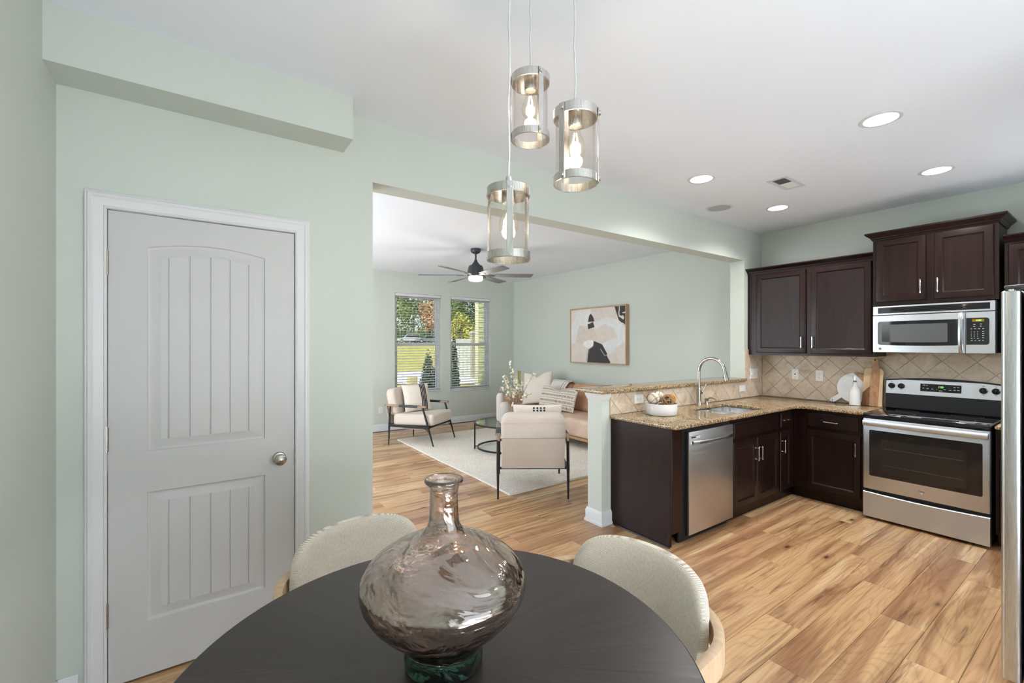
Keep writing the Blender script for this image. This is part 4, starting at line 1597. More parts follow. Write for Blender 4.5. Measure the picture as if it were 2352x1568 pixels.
obj('case', B().box(4.915, XR - 0.014, my0 + 0.002, my1 - 0.002, 1.408, 1.808), BLACKPL, mw)
obj('top_panel', bow_slab(my0 + 0.006, my1, 1.729, 1.808, -0.02, 0.006, bev=0.002), STEEL_Y, mw, angle=50)
vg = obj('vent_recess', bow_slab(0.672, 1.352, 1.744, 1.794, 0.006, 0.0072), BLACKPL, mw)
for k in range(4):
    obj('vent_louvre', bow_slab(0.676, 1.348, 1.748 + k * 0.0115, 1.7545 + k * 0.0115, 0.0074, 0.013, bev=0.002), BLACKGLASS, vg)
dp = obj('door_panel', bow_slab(0.803, my1, 1.403, 1.726, -0.02, 0.010, bev=0.003), STEEL_Y, mw, angle=50)


def bow_plate(ys, zlo, zhi, d0, d1, name, mat, parent):
    """thin plate bent over the bowed front, in upright strips so that it follows the curve"""
    V, F = [], []
    for y in ys:
        x = bowx(y)
        V += [(x - d0, y, zlo(y)), (x - d1, y, zlo(y) + 0.0005), (x - d1, y, zhi(y) - 0.0005), (x - d0, y, zhi(y))]
    n = len(ys) - 1
    for i in range(n):
        for k in range(3):
            F.append((i * 4 + k, i * 4 + k + 1, (i + 1) * 4 + k + 1, (i + 1) * 4 + k))
    F += [(0, 1, 2, 3), tuple(n * 4 + k for k in (3, 2, 1, 0))]
    return obj(name, B().add(V, F), mat, parent, angle=50)


def corner(y, end, r, s):
    """how far a rounded corner pulls the edge in near y=end (s: side the plate lies on)"""
    t = (y - end) * s
    return 0.0 if t >= r else r - math.sqrt(max(0.0, r * r - (r - t) ** 2))


def spread(a, c, fine=()):
    ys = [a + (c - a) * i / 24 for i in range(25)] + list(fine)
    return sorted(set(ys))


R_ = 0.018
fine = [1.353 - R_ * k for k in (0.02, 0.08, 0.18, 0.32, 0.5, 0.75)]
sag = lambda y: 0.010 * (1 - ((y - 1.05) / 0.33) ** 2)
wp = bow_plate(spread(0.842, 1.353, fine), lambda y: 1.472 - sag(y) + corner(y, 1.353, R_, -1), lambda y: 1.673 - corner(y, 1.353, R_, -1), 0.010, 0.0115, 'window_surround', BLACKGLASS, dp)
bow_plate(spread(0.902, 1.322), lambda y: 1.500 - sag(y), lambda y: 1.644, 0.0116, 0.0122, 'window', SMOKE, wp)
hx = bowx(0.826)
hb = B()
rings = []
for i in range(15):
    t = i / 14
    z = 1.404 + t * 0.318
    o_ = 0.016 + 0.030 * math.sin(PI * t) ** 0.6
    x = hx - 0.010 - o_
    rings.append([(x + 0.008, 0.809, z), (x - 0.004, 0.813, z), (x - 0.008, 0.824, z), (x - 0.004, 0.835, z), (x + 0.008, 0.839, z)])
hb.loft(rings)
hb.box(hx - 0.030, hx - 0.008, 0.814, 0.834, 1.404, 1.416)
hb.box(hx - 0.030, hx - 0.008, 0.814, 0.834, 1.710, 1.722)
obj('door_handle', hb, STEEL_Z, mw)
cp = obj('control_panel', bow_slab(my0 + 0.006, 0.800, 1.403, 1.726, -0.02, 0.010, bev=0.003), STEEL_Y, mw, angle=50)
fine = [0.675 + R_ * k for k in (0.02, 0.08, 0.18, 0.32, 0.5, 0.75)]
kp = bow_plate(spread(0.675, 0.798, fine), lambda y: 1.470 + corner(y, 0.675, R_, 1), lambda y: 1.678 - corner(y, 0.675, R_, 1), 0.010, 0.0112, 'keypad', BLACKGLASS, cp)
bow_plate(spread(0.702, 0.766), lambda y: 1.648, lambda y: 1.668, 0.0113, 0.0117, 'display', AMBER_LED, kp)
xk = bowx(0.73) - 0.0122
ROT_B = Matrix(((0, 0, -1, 0), (-1, 0, 0, 0), (0, 1, 0, 0), (0, 0, 0, 1)))   # text x -> -y, text y -> z, faces -x
tm = lambda x, y, z: Matrix.Translation((x, y, z)) @ ROT_B
text('clock_digits', '4:00', 0.017, tm(xk - 0.0006, 0.731, 1.658), GREEN_LED, kp)
for r, row in enumerate(('123', '456', '789', ' 0 ')):
    for c_, ch in enumerate(row):
        if ch != ' ':
            yk, zk = 0.770 - c_ * 0.0165, 1.570 - r * 0.0165
            text('key_number', ch, 0.009, tm(bowx(yk) - 0.0116, yk, zk), PRINT, kp)
kb = B()
for (yy, zz, w_) in ((0.757, 1.628, 0.018), (0.722, 1.629, 0.020), (0.757, 1.612, 0.014), (0.722, 1.613, 0.014), (0.772, 1.594, 0.012), (0.752, 1.594, 0.016), (0.731, 1.594, 0.016), (0.709, 1.594, 0.012),
                     (0.709, 1.572, 0.012), (0.709, 1.556, 0.014), (0.709, 1.540, 0.012), (0.709, 1.524, 0.011), (0.770, 1.520, 0.012), (0.737, 1.520, 0.013), (0.770, 1.504, 0.015), (0.750, 1.504, 0.012), (0.730, 1.504, 0.016), (0.709, 1.504, 0.010)):
    x = bowx(yy) - 0.0114
    kb.add([(x, yy - w_ / 2, zz - 0.0016), (x, yy + w_ / 2, zz - 0.0016), (x, yy + w_ / 2, zz + 0.0016), (x, yy - w_ / 2, zz + 0.0016)], [(0, 1, 2, 3)])
obj('key_legends', kb, PRINT, kp, smooth=False, kind='stuff')


def badge(parent, x, y, z, r):
    b = B()
    b.lathe([(0, 0.0), (r, 0.0), (r, 0.002), (r * 0.92, 0.003), (r * 0.84, 0.002), (0, 0.002)], n=24)
    b.xf(Matrix.Translation((x, y, z)) @ ROT_B)
    o = obj('round_badge', b, BADGE, parent, label='small round chrome maker badge')
    text('monogram', 'GE', r * 0.95, tm(x - 0.0024, y, z), DARKGREY, o)
    return o


badge(mw, bowx(1.335) - 0.0105, 1.335, 1.436, 0.0115)

# range --------------------------------------------------------------------------
rg = thing('electric_range', 'stainless electric range with black glass cooktop', 'range', (4.95, 1.005, 0))
ry0, ry1 = 0.632, 1.378
obj('body', B().box(4.668, 5.235, ry0 + 0.004, ry1 - 0.002, 0.03, 0.865), BLACKPL, rg)
for yy in (ry0 + 0.05, ry1 - 0.05):
    for xx in (4.70, 5.2):
        obj('foot', B().cyl((xx, yy, 0.0), (xx, yy, 0.03), 0.018, n=12), BLACKPL, rg)
cook = obj('cooktop', B().box(4.615, 5.235, ry0, ry1, 0.8655, 0.893, 0.008, 3), BLACKGLASS, rg)
for (xx, yy, r) in ((4.80, 1.19, 0.105), (4.80, 0.82, 0.085), (5.05, 1.19, 0.075), (5.05, 0.82, 0.095)):
    obj('burner_ring', B().lathe([(r - 0.002, 0.0004), (r, 0.0008), (r + 0.002, 0.0004)], (xx, yy, 0.893), 40), flat('burner_print', (0.05, 0.05, 0.05, 1), 0.3), cook)
od = obj('oven_door', B().box(4.620, 4.666, ry0 + 0.002, ry1 - 0.001, 0.256, 0.850, 0.006, 2), STEEL_Y, rg)
og = B().loft([[(4.6195 - k, y, z) for y, z in rrect(0.671, 1.335, 0.371, 0.755, 0.012, 4)] for k in (0, 0.0012)], False, True)
og = obj('door_glass', og, BLACKGLASS, od, smooth=False)
ow = obj('inner_window', B().loft([[(4.6182 - k, y, z) for y, z in rrect(0.750, 1.255, 0.402, 0.684, 0.004, 2)] for k in (0, 0.0006)], False, True), OVENWIN, og, smooth=False)
for zz in (0.47, 0.61):
    obj('rack_line', B().box(4.6172, 4.6176, 0.77, 1.235, zz, zz + 0.0025), SMOKE, ow, smooth=False)
hb = B()
rings = []
for i in range(21):
    t = i / 20
    y = 0.640 + t * 0.730
    o_ = 0.030 + 0.012 * math.sin(PI * t)
    x = 4.620 - o_
    zc = 0.815 
    ring = []
    for k in range(12):
        a = 2 * PI * k / 12
        ring.append((x - 0.013 * math.cos(a), y, zc + 0.022 * math.sin(a)))
    rings.append(ring)
hb.loft(rings)
hb.box(4.588, 4.6195, 0.640, 0.664, 0.800, 0.830)
hb.box(4.588, 4.6195, 1.346, 1.370, 0.800, 0.830)
obj('oven_handle', hb, STEEL_Y, od)
badge(od, 4.6193, 1.003, 0.318, 0.0165)
dwv = B()
N = 20
V, F = [], []
for i in range(N + 1):
    t = i / N
    y = ry0 + 0.002 + t * (ry1 - ry0 - 0.003)
    dip = 0.010 * math.sin(PI * t)
    V += [(4.664, y, 0.022), (4.622, y, 0.022), (4.618, y, 0.026), (4.618, y, 0.226 - dip), (4.624, y, 0.232 - dip), (4.664, y, 0.232 - dip)]
for i in range(N):
    for k in range(6):
        F.append((i * 6 + k, i * 6 + (k + 1) % 6, (i + 1) * 6 + (k + 1) % 6, (i + 1) * 6 + k))
F += [tuple(range(6)), tuple(N * 6 + k for k in range(5, -1, -1))]
obj('storage_drawer', dwv.add(V, F), STEEL_Y, rg)
# back guard
N = 20
top = lambda y: 1.150 + 0.026 * (1 - ((y - 1.005) / 0.373) ** 2)
poly = [(ry0 + 0.004, 0.893)] + [(ry1 - 0.004, 0.893)] + [(ry1 - 0.004 - (ry1 - ry0 - 0.008) * i / N, top(ry1 - 0.004 - (ry1 - ry0 - 0.008) * i / N)) for i in range(N + 1)]
bgd = obj('back_guard', B().prism(poly, 5.185, 5.262, 'x', 0.004), BLACKPL, rg)
poly = [(ry0 + 0.006, 1.026), (ry1 - 0.006, 1.026)] + [(ry1 - 0.006 - (ry1 - ry0 - 0.012) * i / N, top(ry1 - 0.006 - (ry1 - ry0 - 0.012) * i / N) - 0.006) for i in range(N + 1)]
b = B().prism(poly, 0, 0.02, 'x', 0.003)
b.v = [(5.172 + x + 0.10 * max(0, z - 1.026), y, z) for x, y, z in b.v]
fp = obj('control_fascia', b, STEEL_Y, bgd, angle=30)
gx = lambda z: 5.172 + 0.10 * max(0, z - 1.026)
dpn = obj('display_panel', B().loft([[(gx(z) - k, y, z) for y, z in rrect(0.874, 1.132, 1.064, 1.130, 0.004, 2)] for k in (0.0, 0.0015)], False, True), BLACKGLASS, fp, smooth=False)
text('clock_digits', '1:22', 0.020, tm(gx(1.11) - 0.0022, 1.000, 1.106), GREEN_LED, dpn)
lb = B()
for i, (yy, zz, w_) in enumerate([(1.108, 1.118, .014), (1.090, 1.116, .010), (1.112, 1.092, .012), (1.084, 1.090, .014), (1.054, 1.088, .012), (1.024, 1.086, .006), (1.000, 1.076, .022), (0.976, 1.088, .012), (0.942, 1.086, .014), (0.916, 1.112, .014), (0.894, 1.112, .014), (0.916, 1.088, .014), (0.894, 1.088, .014)]):
    x = gx(zz) - 0.0018
    lb.add([(x, yy - w_ / 2, zz - 0.002), (x, yy + w_ / 2, zz - 0.002), (x, yy + w_ / 2, zz + 0.002), (x, yy - w_ / 2, zz + 0.002)], [(0, 1, 2, 3)])
obj('panel_legends', lb, PRINT, dpn, smooth=False, kind='stuff')
for yy in (1.330, 1.262, 0.748, 0.678):
    kn = B().lathe([(0.0, 0.0), (0.0245, 0.0), (0.0245, 0.004), (0.021, 0.006), (0.0205, 0.018), (0.018, 0.021), (0.0, 0.021)], n=24)
    kn.xf(Matrix.Translation((gx(1.098) - 0.0005, yy, 1.098)) @ ROT_B)
    k_ = obj('knob', kn, BLACKGLASS, fp)
    obj('knob_grip', B().box(gx(1.098) - 0.032, gx(1.098) - 0.020, yy - 0.0045, yy + 0.0045, 1.078, 1.120, 0.002), BLACKGLASS, k_)
lb = B()
for yy in (1.330, 1.262, 0.748, 0.678):
    for zz in (1.134, 1.066):
        x = gx(zz) - 0.0006
        lb.add([(x, yy - 0.007, zz - 0.0015), (x, yy + 0.007, zz - 0.0015), (x, yy + 0.007, zz + 0.0015), (x, yy - 0.007, zz + 0.0015)], [(0, 1, 2, 3)])
obj('knob_legends', lb, DARKGREY, fp, smooth=False, kind='stuff')

# refrigerator -------------------------------------------------------------------
fg = thing('refrigerator', 'stainless refrigerator side at the right edge of the picture', 'refrigerator', (3.25, 0.0, 0))
fx0, fx1 = 2.80, 3.71
obj('cabinet_body', B().box(fx0 + 0.004, fx1 - 0.004, -0.44, 0.288, 0.03, 1.695, 0.004), DARKGREY, fg)
for x0, x1, hx_ in ((fx0, 3.252, 3.222), (3.258, fx1, 3.288)):
    dd = obj('fridge_door', B().prism(rrect(x0, x1, 0.294, 0.354, 0.016, 4), 0.05, 1.70, 'z', 0.004), STEEL_Z, fg)
    hb = B().tube([(hx_, 0.353, 0.66), (hx_, 0.386, 0.67), (hx_, 0.390, 0.72), (hx_, 0.390, 1.46), (hx_, 0.386, 1.51), (hx_, 0.353, 1.52)], 0.009, 10)
    obj('door_handle', hb, STEEL_Z, dd)
for x in (fx0 + 0.035, fx1 - 0.035):
    hc = obj('hinge_cover', B().box(x - 0.030, x + 0.030, 0.16, 0.345, 1.708, 1.724, 0.004), DARKGREY, fg)
    obj('hinge_pin', B().cyl((x, 0.325, 1.699), (x, 0.325, 1.709), 0.011, n=12), CHROME, hc)
obj('base_grille', B().box(fx0 + 0.01, fx1 - 0.01, 0.24, 0.288, 0.0, 0.0295), BLACKPL, fg)

# ------------------------------------------------------------------ things on the worktop
def ball(name, label, c, r, mat, kind, rng, group='decor balls in the white bowl'):
    t = thing(name, label, 'decor ball', (c[0], c[1], c[2] - r), group=group)
    c = Vector(c)
    if kind == 'lined':
        bm = bmesh.new()
        bmesh.ops.create_icosphere(bm, subdivisions=3, radius=r)
        for v in bm.verts:
            v.co += c
        obj('ball', B().bm(bm), mat, t)
        b = B()
        for k in range(5):
            ax = Vector((rng.uniform(-1, 1), rng.uniform(-1, 1), rng.uniform(-1, 1))).normalized()
            a = ax.orthogonal().normalized()
            d = ax.cross(a)
            off = rng.uniform(-0.55, 0.55) * r
            rr = math.sqrt(r * r - off * off)
            b.tube([c + ax * off + (a * math.cos(q) + d * math.sin(q)) * (rr + 0.0003) for q in [2 * PI * i / 28 for i in range(28)]], 0.0017, 5, closed=True)
        obj('twine', b, flat('brown_twine', lin(120, 84, 54), 0.9), t, kind='stuff')
    else:
        b = B()
        for k in range(34):
            ax = Vector((rng.gauss(0, 1), rng.gauss(0, 1), rng.gauss(0, 1))).normalized()
            a = ax.orthogonal().normalized()
            d = ax.cross(a)
            off = rng.uniform(-0.75, 0.75) * r
            rr = math.sqrt(r * r - off * off) * rng.uniform(0.93, 1.02)
            b.tube([c + ax * off + (a * math.cos(q) + d * math.sin(q)) * rr for q in [2 * PI * i / 22 for i in range(22)]], 0.0017, 5, closed=True)
        obj('strands', b, mat, t, kind='stuff')
        bm = bmesh.new()
        bmesh.ops.create_icosphere(bm, subdivisions=2, radius=r * 0.86)
        for v in bm.verts:
            v.co += c
        obj('core', B().bm(bm), flat('dark_core', tuple(x * 0.25 for x in lin(150, 110, 70)[:3]) + (1,), 0.9), t)
    return t


bx_, by_ = 3.128, 2.306
tag(obj('decor_bowl', B().lathe([(0.0, 0.0), (0.105, 0.0), (0.119, 0.004), (0.126, 0.016), (0.130, 0.05), (0.131, 0.094), (0.1295, 0.096), (0.127, 0.094), (0.125, 0.05), (0.118, 0.016), (0.10, 0.012), (0.0, 0.012)], (bx_, by_, CT1 + 0.0005), 48), CERAMIC),
    'low round white bowl holding decor balls on the granite', 'bowl')
rngb = random.Random(3)
CREAM = flat('cream_ball', lin(214, 202, 184), 0.8, var=(20, 0.05))
u_ = Vector((0.8187, -0.5742, 0))      # image right
v_ = Vector((0.5742, 0.8187, 0))       # away from the camera
C0 = Vector((bx_, by_, CT1))
at = lambda r, d, z: tuple(C0 + u_ * r + v_ * d + Vector((0, 0, z)))
ball('decor_ball', 'cream ball crossed with brown lines at the left of the bowl', at(-0.070, -0.02, 0.134), 0.050, CREAM, 'lined', rngb)
ball('decor_ball', 'cream ball crossed with brown lines at the back of the bowl', at(-0.002, 0.062, 0.140), 0.046, CREAM, 'lined', rngb)
ball('twig_ball', 'ball of wound brown twigs in the white bowl', at(0.042, -0.045, 0.122), 0.050, flat('twig', lin(172, 136, 98), 0.85), 'wound', rngb)
ball('yellow_ball', 'ball of wound yellow strands at the right of the bowl', at(0.092, 0.030, 0.124), 0.040, flat('mustard', lin(206, 146, 40), 0.8), 'wound', rngb)
ball('orange_ball', 'small rust orange ball low between the others', at(0.005, 0.008, 0.052), 0.038, flat('rust', lin(176, 96, 50), 0.8), 'wound', rngb)
ball('decor_ball', 'cream ball lying low at the front of the bowl', at(-0.022, -0.072, 0.052), 0.038, CREAM, 'lined', rngb)

# oil bottle
ob = thing('oil_bottle', 'white ceramic oil bottle with a steel pourer by the boards', 'bottle', (5.125, 1.592, CT1))
c = (5.125, 1.592, CT1 + 0.0005)
obj('bottle_body', B().lathe([(0, 0), (0.040, 0), (0.0435, 0.004), (0.044, 0.02), (0.0435, 0.13), (0.038, 0.155), (0.024, 0.178), (0.0165, 0.195), (0.016, 0.213), (0.019, 0.216), (0.019, 0.224), (0.0, 0.224)], c, 36), CERAMIC, ob)
obj('cork', B().lathe([(0, 0.2245), (0.0145, 0.2245), (0.0145, 0.233), (0, 0.233)], c, 20), flat('cork', lin(120, 84, 62), 0.8), ob)
obj('pourer', B().lathe([(0, 0.2335), (0.006, 0.2335), (0.0055, 0.26), (0.004, 0.279), (0, 0.28)], c, 14), CHROME, ob)


# boards leaning on the tiles: built upright in (y, z), then tipped back
def lean(b, foot_x, tip):
    return b.xf(Matrix.Translation((foot_x, 0, CT1 + 0.001)) @ Matrix.Rotation(math.radians(tip), 4, 'Y') @ Matrix.Translation((0, 0, -CT1 - 0.001)))


r = 0.148
cy, cz = 1.628, CT1 + 0.001 + r
ha = math.radians(218)     # where the handle leaves the disc (y to the left in the picture is +y)


def disc_poly():
    """outline of the round board with its handle, in (y, z)"""
    hd = Vector((0.80, -0.60))
    pts = []
    gap = math.radians(9)
    h0 = math.atan2(hd.y, hd.x)
    n = 60
    for i in range(n + 1):
        a = h0 + gap + (2 * PI - 2 * gap) * i / n
        pts.append((cy + r * math.cos(a), cz + r * math.sin(a)))
    side = Vector((-hd.y, hd.x))
    cc = Vector((cy, cz))
    e = cc + hd * (r + 0.075)
    for k in range(7):
        a = -PI / 2 + PI * k / 6
        p = e + hd * (0.024 * math.cos(a)) + side * (0.024 * math.sin(a))
        pts.append(tuple(p))
    return pts


def half_clip(poly, p, nrm):
    out = []
    f = lambda q: (q[0] - p[0]) * nrm[0] + (q[1] - p[1]) * nrm[1]
    for i in range(len(poly)):
        a, c_ = poly[i - 1], poly[i]
        fa_, fc = f(a), f(c_)
        if fa_ * fc < 0:
            t = fa_ / (fa_ - fc)
            out.append((a[0] + (c_[0] - a[0]) * t, a[1] + (c_[1] - a[1]) * t))
        if fc >= 0:
            out.append(c_)
    return out


rb = thing('round_board', 'round board half marble half wood with a short handle', 'cutting board', (5.2, cy, CT1))
dp_ = disc_poly()
# lift so that its lowest point touches the granite
zmin = min(p[1] for p in dp_)
dp_ = [(a, z + CT1 + 0.001 - zmin) for a, z in dp_]
sp, sn = (1.634, 1.19), (0.76, 0.65)
sn = (0.66, -0.75)
m_part = half_clip(dp_, (1.634, cz + r), (0.72, -0.69))
w_part = half_clip(dp_, (1.634, cz + r), (-0.72, 0.69))
obj('marble_half', lean(B().prism(m_part, 0, 0.014, 'x', 0.002), 5.215, 6), MARBLE, rb, smooth=False)
obj('wood_half', lean(B().prism(w_part, 0, 0.014, 'x', 0.002), 5.215, 6), TEAK, rb, smooth=False)
hp = max(dp_, key=lambda q: q[0])
obj('hanging_cord', lean(B().tube([(-0.002, hp[0] - 0.02, hp[1] + 0.012), (-0.006, hp[0] - 0.022, hp[1] - 0.004), (-0.006, hp[0] - 0.026, hp[1] - 0.022), (-0.002, hp[0] - 0.02, hp[1] - 0.014)], 0.0013, 5), 5.215, 6), flat('leather_cord', lin(60, 42, 30), 0.8), rb)

z0 = CT1 + 0.001
right_ = [(1.398, z0), (1.398, z0 + 0.335)] + [(1.398 + 0.008, z0 + 0.348), (1.418, z0 + 0.356), (1.430, z0 + 0.366), (1.436, z0 + 0.385), (1.436, z0 + 0.425), (1.438, z0 + 0.440), (1.446, z0 + 0.450), (1.458, z0 + 0.453)]
left_ = [(1.470, z0 + 0.450), (1.480, z0 + 0.440), (1.484, z0 + 0.425), (1.484, z0 + 0.34), (1.490, z0 + 0.30), (1.4935, z0 + 0.2), (1.496, z0)]
pp = right_ + left_
pb = thing('paddle_board', 'wooden paddle cutting board standing in front of the others', 'cutting board', (5.2, 1.44, CT1))
main = half_clip(pp, (1.428, z0), (0.995, 0.02))
sap = half_clip(pp, (1.428, z0), (-0.995, -0.02))
obj('board', lean(B().prism(main, 0, 0.018, 'x', 0.002), 5.163, 7), ACACIA, pb, smooth=False)
obj('sapwood_stripe', lean(B().prism(sap, 0, 0.018, 'x', 0.002), 5.163, 7), SAPWOOD, pb, smooth=False)
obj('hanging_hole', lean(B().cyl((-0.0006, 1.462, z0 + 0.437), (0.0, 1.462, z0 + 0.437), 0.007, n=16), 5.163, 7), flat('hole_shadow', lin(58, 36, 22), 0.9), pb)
b2 = thing('striped_board', 'two tone wooden board behind the paddle board', 'cutting board', (5.22, 1.48, CT1))
pp2 = [(1.400, z0), (1.400, z0 + 0.33), (1.42, z0 + 0.352), (1.50, z0 + 0.358), (1.540, z0 + 0.352), (1.548, z0 + 0.33), (1.560, z0)]
up = half_clip(pp2, (1.56, z0 + 0.15), (0.82, 0.57))
dn = half_clip(pp2, (1.56, z0 + 0.15), (-0.82, -0.57))
up = half_clip(pp2, (1.555, z0 + 0.125), (-0.80, 0.60))
up = half_clip(pp2, (1.555, z0 + 0.12), (0.75, 0.66))
dn = half_clip(pp2, (1.555, z0 + 0.12), (-0.75, -0.66))
obj('pale_half', lean(B().prism(up, 0, 0.016, 'x', 0.002), 5.188, 6), SAPWOOD, b2, smooth=False)
obj('dark_half', lean(B().prism(dn, 0, 0.016, 'x', 0.002), 5.188, 6), WALNUT, b2, smooth=False)

# ------------------------------------------------------------------ living room
def pillow(w, h, t, n=18, sag=0.06, pinch=0.0):
    """square cushion standing in local x (width), z (height), y (thickness)"""
    V, F = [], []
    def surf(u, v, s):
        k = 1 - sag * (1 - v * v) * abs(u) ** 3
        l = 1 - sag * (1 - u * u) * abs(v) ** 3
        x = u * w / 2 * k
        z = v * h / 2 * l
        if v > 0:
            z -= pinch * h * math.exp(-(u / 0.30) ** 2) * v ** 2
        th = t / 2 * (max(0, (1 - u * u) * (1 - v * v))) ** 0.42
        return (x, s * th, z)
    for s in (-1, 1):
        o = len(V)
        for i in range(n + 1):
            for j in range(n + 1):
                u = math.sin((i / n - 0.5) * PI)
                v = math.sin((j / n - 0.5) * PI)
                V.append(surf(u, v, s))
        for i in range(n):
            for j in range(n):
                k = o + i * (n + 1) + j
                F.append((k, k + 1, k + n + 2, k + n + 1))
    bm = bmesh.new()
    vs = [bm.verts.new(p) for p in V]
    for f in F:
        bm.faces.new([vs[i] for i in f])
    bmesh.ops.remove_doubles(bm, verts=bm.verts, dist=1e-5)
    return B().bm(bm), surf


def softbox(x0, x1, y0, y1, z0, z1, r, crown_=0.0, seg=4):
    b = B().box(x0, x1, y0, y1, z0, z1, r, seg)
    return b


def sheet(fn, nu, nv, t):
    """a thick cloth from fn(u, v) -> point"""
    P = [[Vector(fn(i / nu, j / nv)) for j in range(nv + 1)] for i in range(nu + 1)]
    V, F = [], []
    Nn = []
    for i in range(nu + 1):
        for j in range(nv + 1):
            du = P[min(i + 1, nu)][j] - P[max(i - 1, 0)][j]
            dv_ = P[i][min(j + 1, nv)] - P[i][max(j - 1, 0)]
            n = du.cross(dv_)
            n = n.normalized() if n.length > 1e-9 else Vector((0, 0, 1))
            V.append(P[i][j] + n * t / 2)
            Nn.append(n)
    m = len(V)
    for i in range(nu + 1):
        for j in range(nv + 1):
            V.append(P[i][j] - Nn[i * (nv + 1) + j] * t / 2)
    q = lambda i, j: i * (nv + 1) + j
    for i in range(nu):
        for j in range(nv):
            F.append((q(i, j), q(i + 1, j), q(i + 1, j + 1), q(i, j + 1)))
            F.append((m + q(i, j), m + q(i, j + 1), m + q(i + 1, j + 1), m + q(i + 1, j)))
    for i in range(nu):
        for j in (0, nv):
            F.append((q(i, j), q(i + 1, j), m + q(i + 1, j), m + q(i, j)))
    for j in range(nv):
        for i in (0, nu):
            F.append((q(i, j), q(i, j + 1), m + q(i, j + 1), m + q(i, j)))
    return B().add(V, F)


# rug
def rug_fn(u, v):
    x = 2.462 + u * 2.44
    y = 3.545 + v * 3.02
    e = 0.012 * math.sin(y * 3.1 + 1) + 0.008 * math.sin(x * 4.3)
    edge = min(u, 1 - u, v, 1 - v)
    return (x + (e if u in (0, 1) else 0) * 0.6, y + (e if v in (0, 1) else 0) * 0.6, 0.0145 + 0.004 * math.sin(x * 9 + y * 5) * math.sin(y * 7 - x * 3) * (1 if edge > 0.01 else 0.3))


mr = M('ivory_wool')
vv_ = mr.coords(kind='World')
n1 = mr.noise(vv_, 60, 5, 0.7, 0.6)
n2 = mr.noise(vv_, 3, 3)
cr = mr.ramp(n1, [(0.32, lin(214, 201, 186)), (0.62, lin(250, 245, 236))])
cr = mr.mix(0.6, cr, mr.ramp(n2, [(0.3, (0.90, 0.87, 0.83, 1)), (0.7, (1, 1, 1, 1))]), 'MULTIPLY')
mr.principled(cr, 0.95, 0, mr.bump(n1, 0.6, 0.015))
rug = obj('area_rug', sheet(rug_fn, 60, 72, 0.022), mr.m)
tag(rug, 'ivory wool area rug under the coffee table', 'rug')

# armchairs: local frame, front towards +y
WRAP = flat('black_leather_wrap', (0.022, 0.024, 0.030, 1), 0.5, bump=(200, 0.2))


def armchair(label, loc, rz):
    t = thing('armchair', label, 'armchair', loc, rz, group='matching armchairs')
    P = lambda nm, b, m, par=t, **k: obj(nm, b, m, par, local=True, **k)
    for s in (-1, 1):
        x = s * 0.335
        P('leg', B().tube([(x, -0.345, 0.0), (x, -0.335, 0.30), (x, -0.318, 0.565)], [0.0085, 0.0155, 0.0135], 12), BLACKMETAL)
        P('leg', B().tube([(x, 0.405, 0.0), (x, 0.315, 0.29), (x, 0.225, 0.565)], [0.0085, 0.0155, 0.0135], 12), BLACKMETAL)
        b = B().prism([(x - 0.011, 0.268), (x + 0.011, 0.268), (x + 0.011, 0.300), (x - 0.011, 0.300)], -0.335, 0.312, 'y', 0.003)
        P('side_rail', b, BLACKMETAL)
        P('corner_bracket', B().tube([(x, 0.21, 0.285), (x, 0.27, 0.27), (x, 0.318, 0.225)], [0.006, 0.008, 0.006], 8), BLACKMETAL)
        # arm paddle: teak with a black wrapped middle
        op = [(x - 0.022, -0.26), (x - 0.026, -0.10), (x - 0.026, 0.10), (x - 0.027, 0.25), (x - 0.020, 0.285), (x + 0.020, 0.285), (x + 0.027, 0.25), (x + 0.026, 0.10), (x + 0.026, -0.10), (x + 0.022, -0.26), (x + 0.010 - s * 0.012, -0.42), (x - 0.010 - s * 0.012, -0.42)]
        a = P('armrest', B().prism(op, 0.566, 0.592, 'z', 0.005), DRIFT)
        P('arm_wrap', B().box(x - 0.0285, x + 0.0285, -0.16, 0.155, 0.5635, 0.5945, 0.006, 2), WRAP, a)
    for y, z in ((-0.335, 0.300), (0.305, 0.285)):
        P('cross_rail', B().box(-0.33, 0.33, y - 0.010, y + 0.010, z - 0.016, z + 0.004, 0.003), BLACKMETAL)
    P('back_bar', B().cyl((-0.335, -0.405, 0.578), (0.335, -0.405, 0.578), 0.010, n=10), BLACKMETAL)
    # canvas sling: over the back bar and down to the rear rail, then forward under the seat
    def sl(u, v):
        x = -0.300 + 0.600 * u
        if v < 0.5:
            k = v / 0.5
            return (x * (1 - 0.02 * math.sin(PI * k)), -0.418 + 0.062 * k - 0.006 * math.sin(PI * k), 0.588 - 0.286 * k)
        k = (v - 0.5) / 0.5
        return (x, -0.356 + 0.68 * k, 0.300 - 0.04 * math.sin(PI * k) - 0.03 * k)
    P('sling', sheet(sl, 6, 22, 0.006), CANVASBACK)
    sc = B().box(-0.303, 0.303, -0.300, 0.375, 0.295, 0.462, 0.045, 5)
    sc.v = [(x, y, z + (0.018 * (1 - (x / 0.31) ** 2) * (1 - ((y - 0.03) / 0.35) ** 2) if z > 0.40 else 0) + 0.03 * (y - 0.03)) for x, y, z in sc.v]
    P('seat_cushion', sc, LINEN)
    bc = B().prism(rrect(-0.305, 0.305, 0.0, 0.400, 0.085, 6), -0.075, 0.075, 'y', 0.030)
    bc.xf(Matrix.Translation((0, -0.283, 0.428)) @ Matrix.Rotation(math.radians(13), 4, 'X'))
    P('back_cushion', bc, LINEN, angle=60)
    P('cushion_seam', B().tube([Matrix.Translation((0, -0.283, 0.428)) @ Matrix.Rotation(math.radians(13), 4, 'X') @ Vector((x, -0.0745, z)) for x, z in ((-0.29, 0.335), (0, 0.337), (0.29, 0.335))], 0.0018, 5), CANVASBACK)
    return t


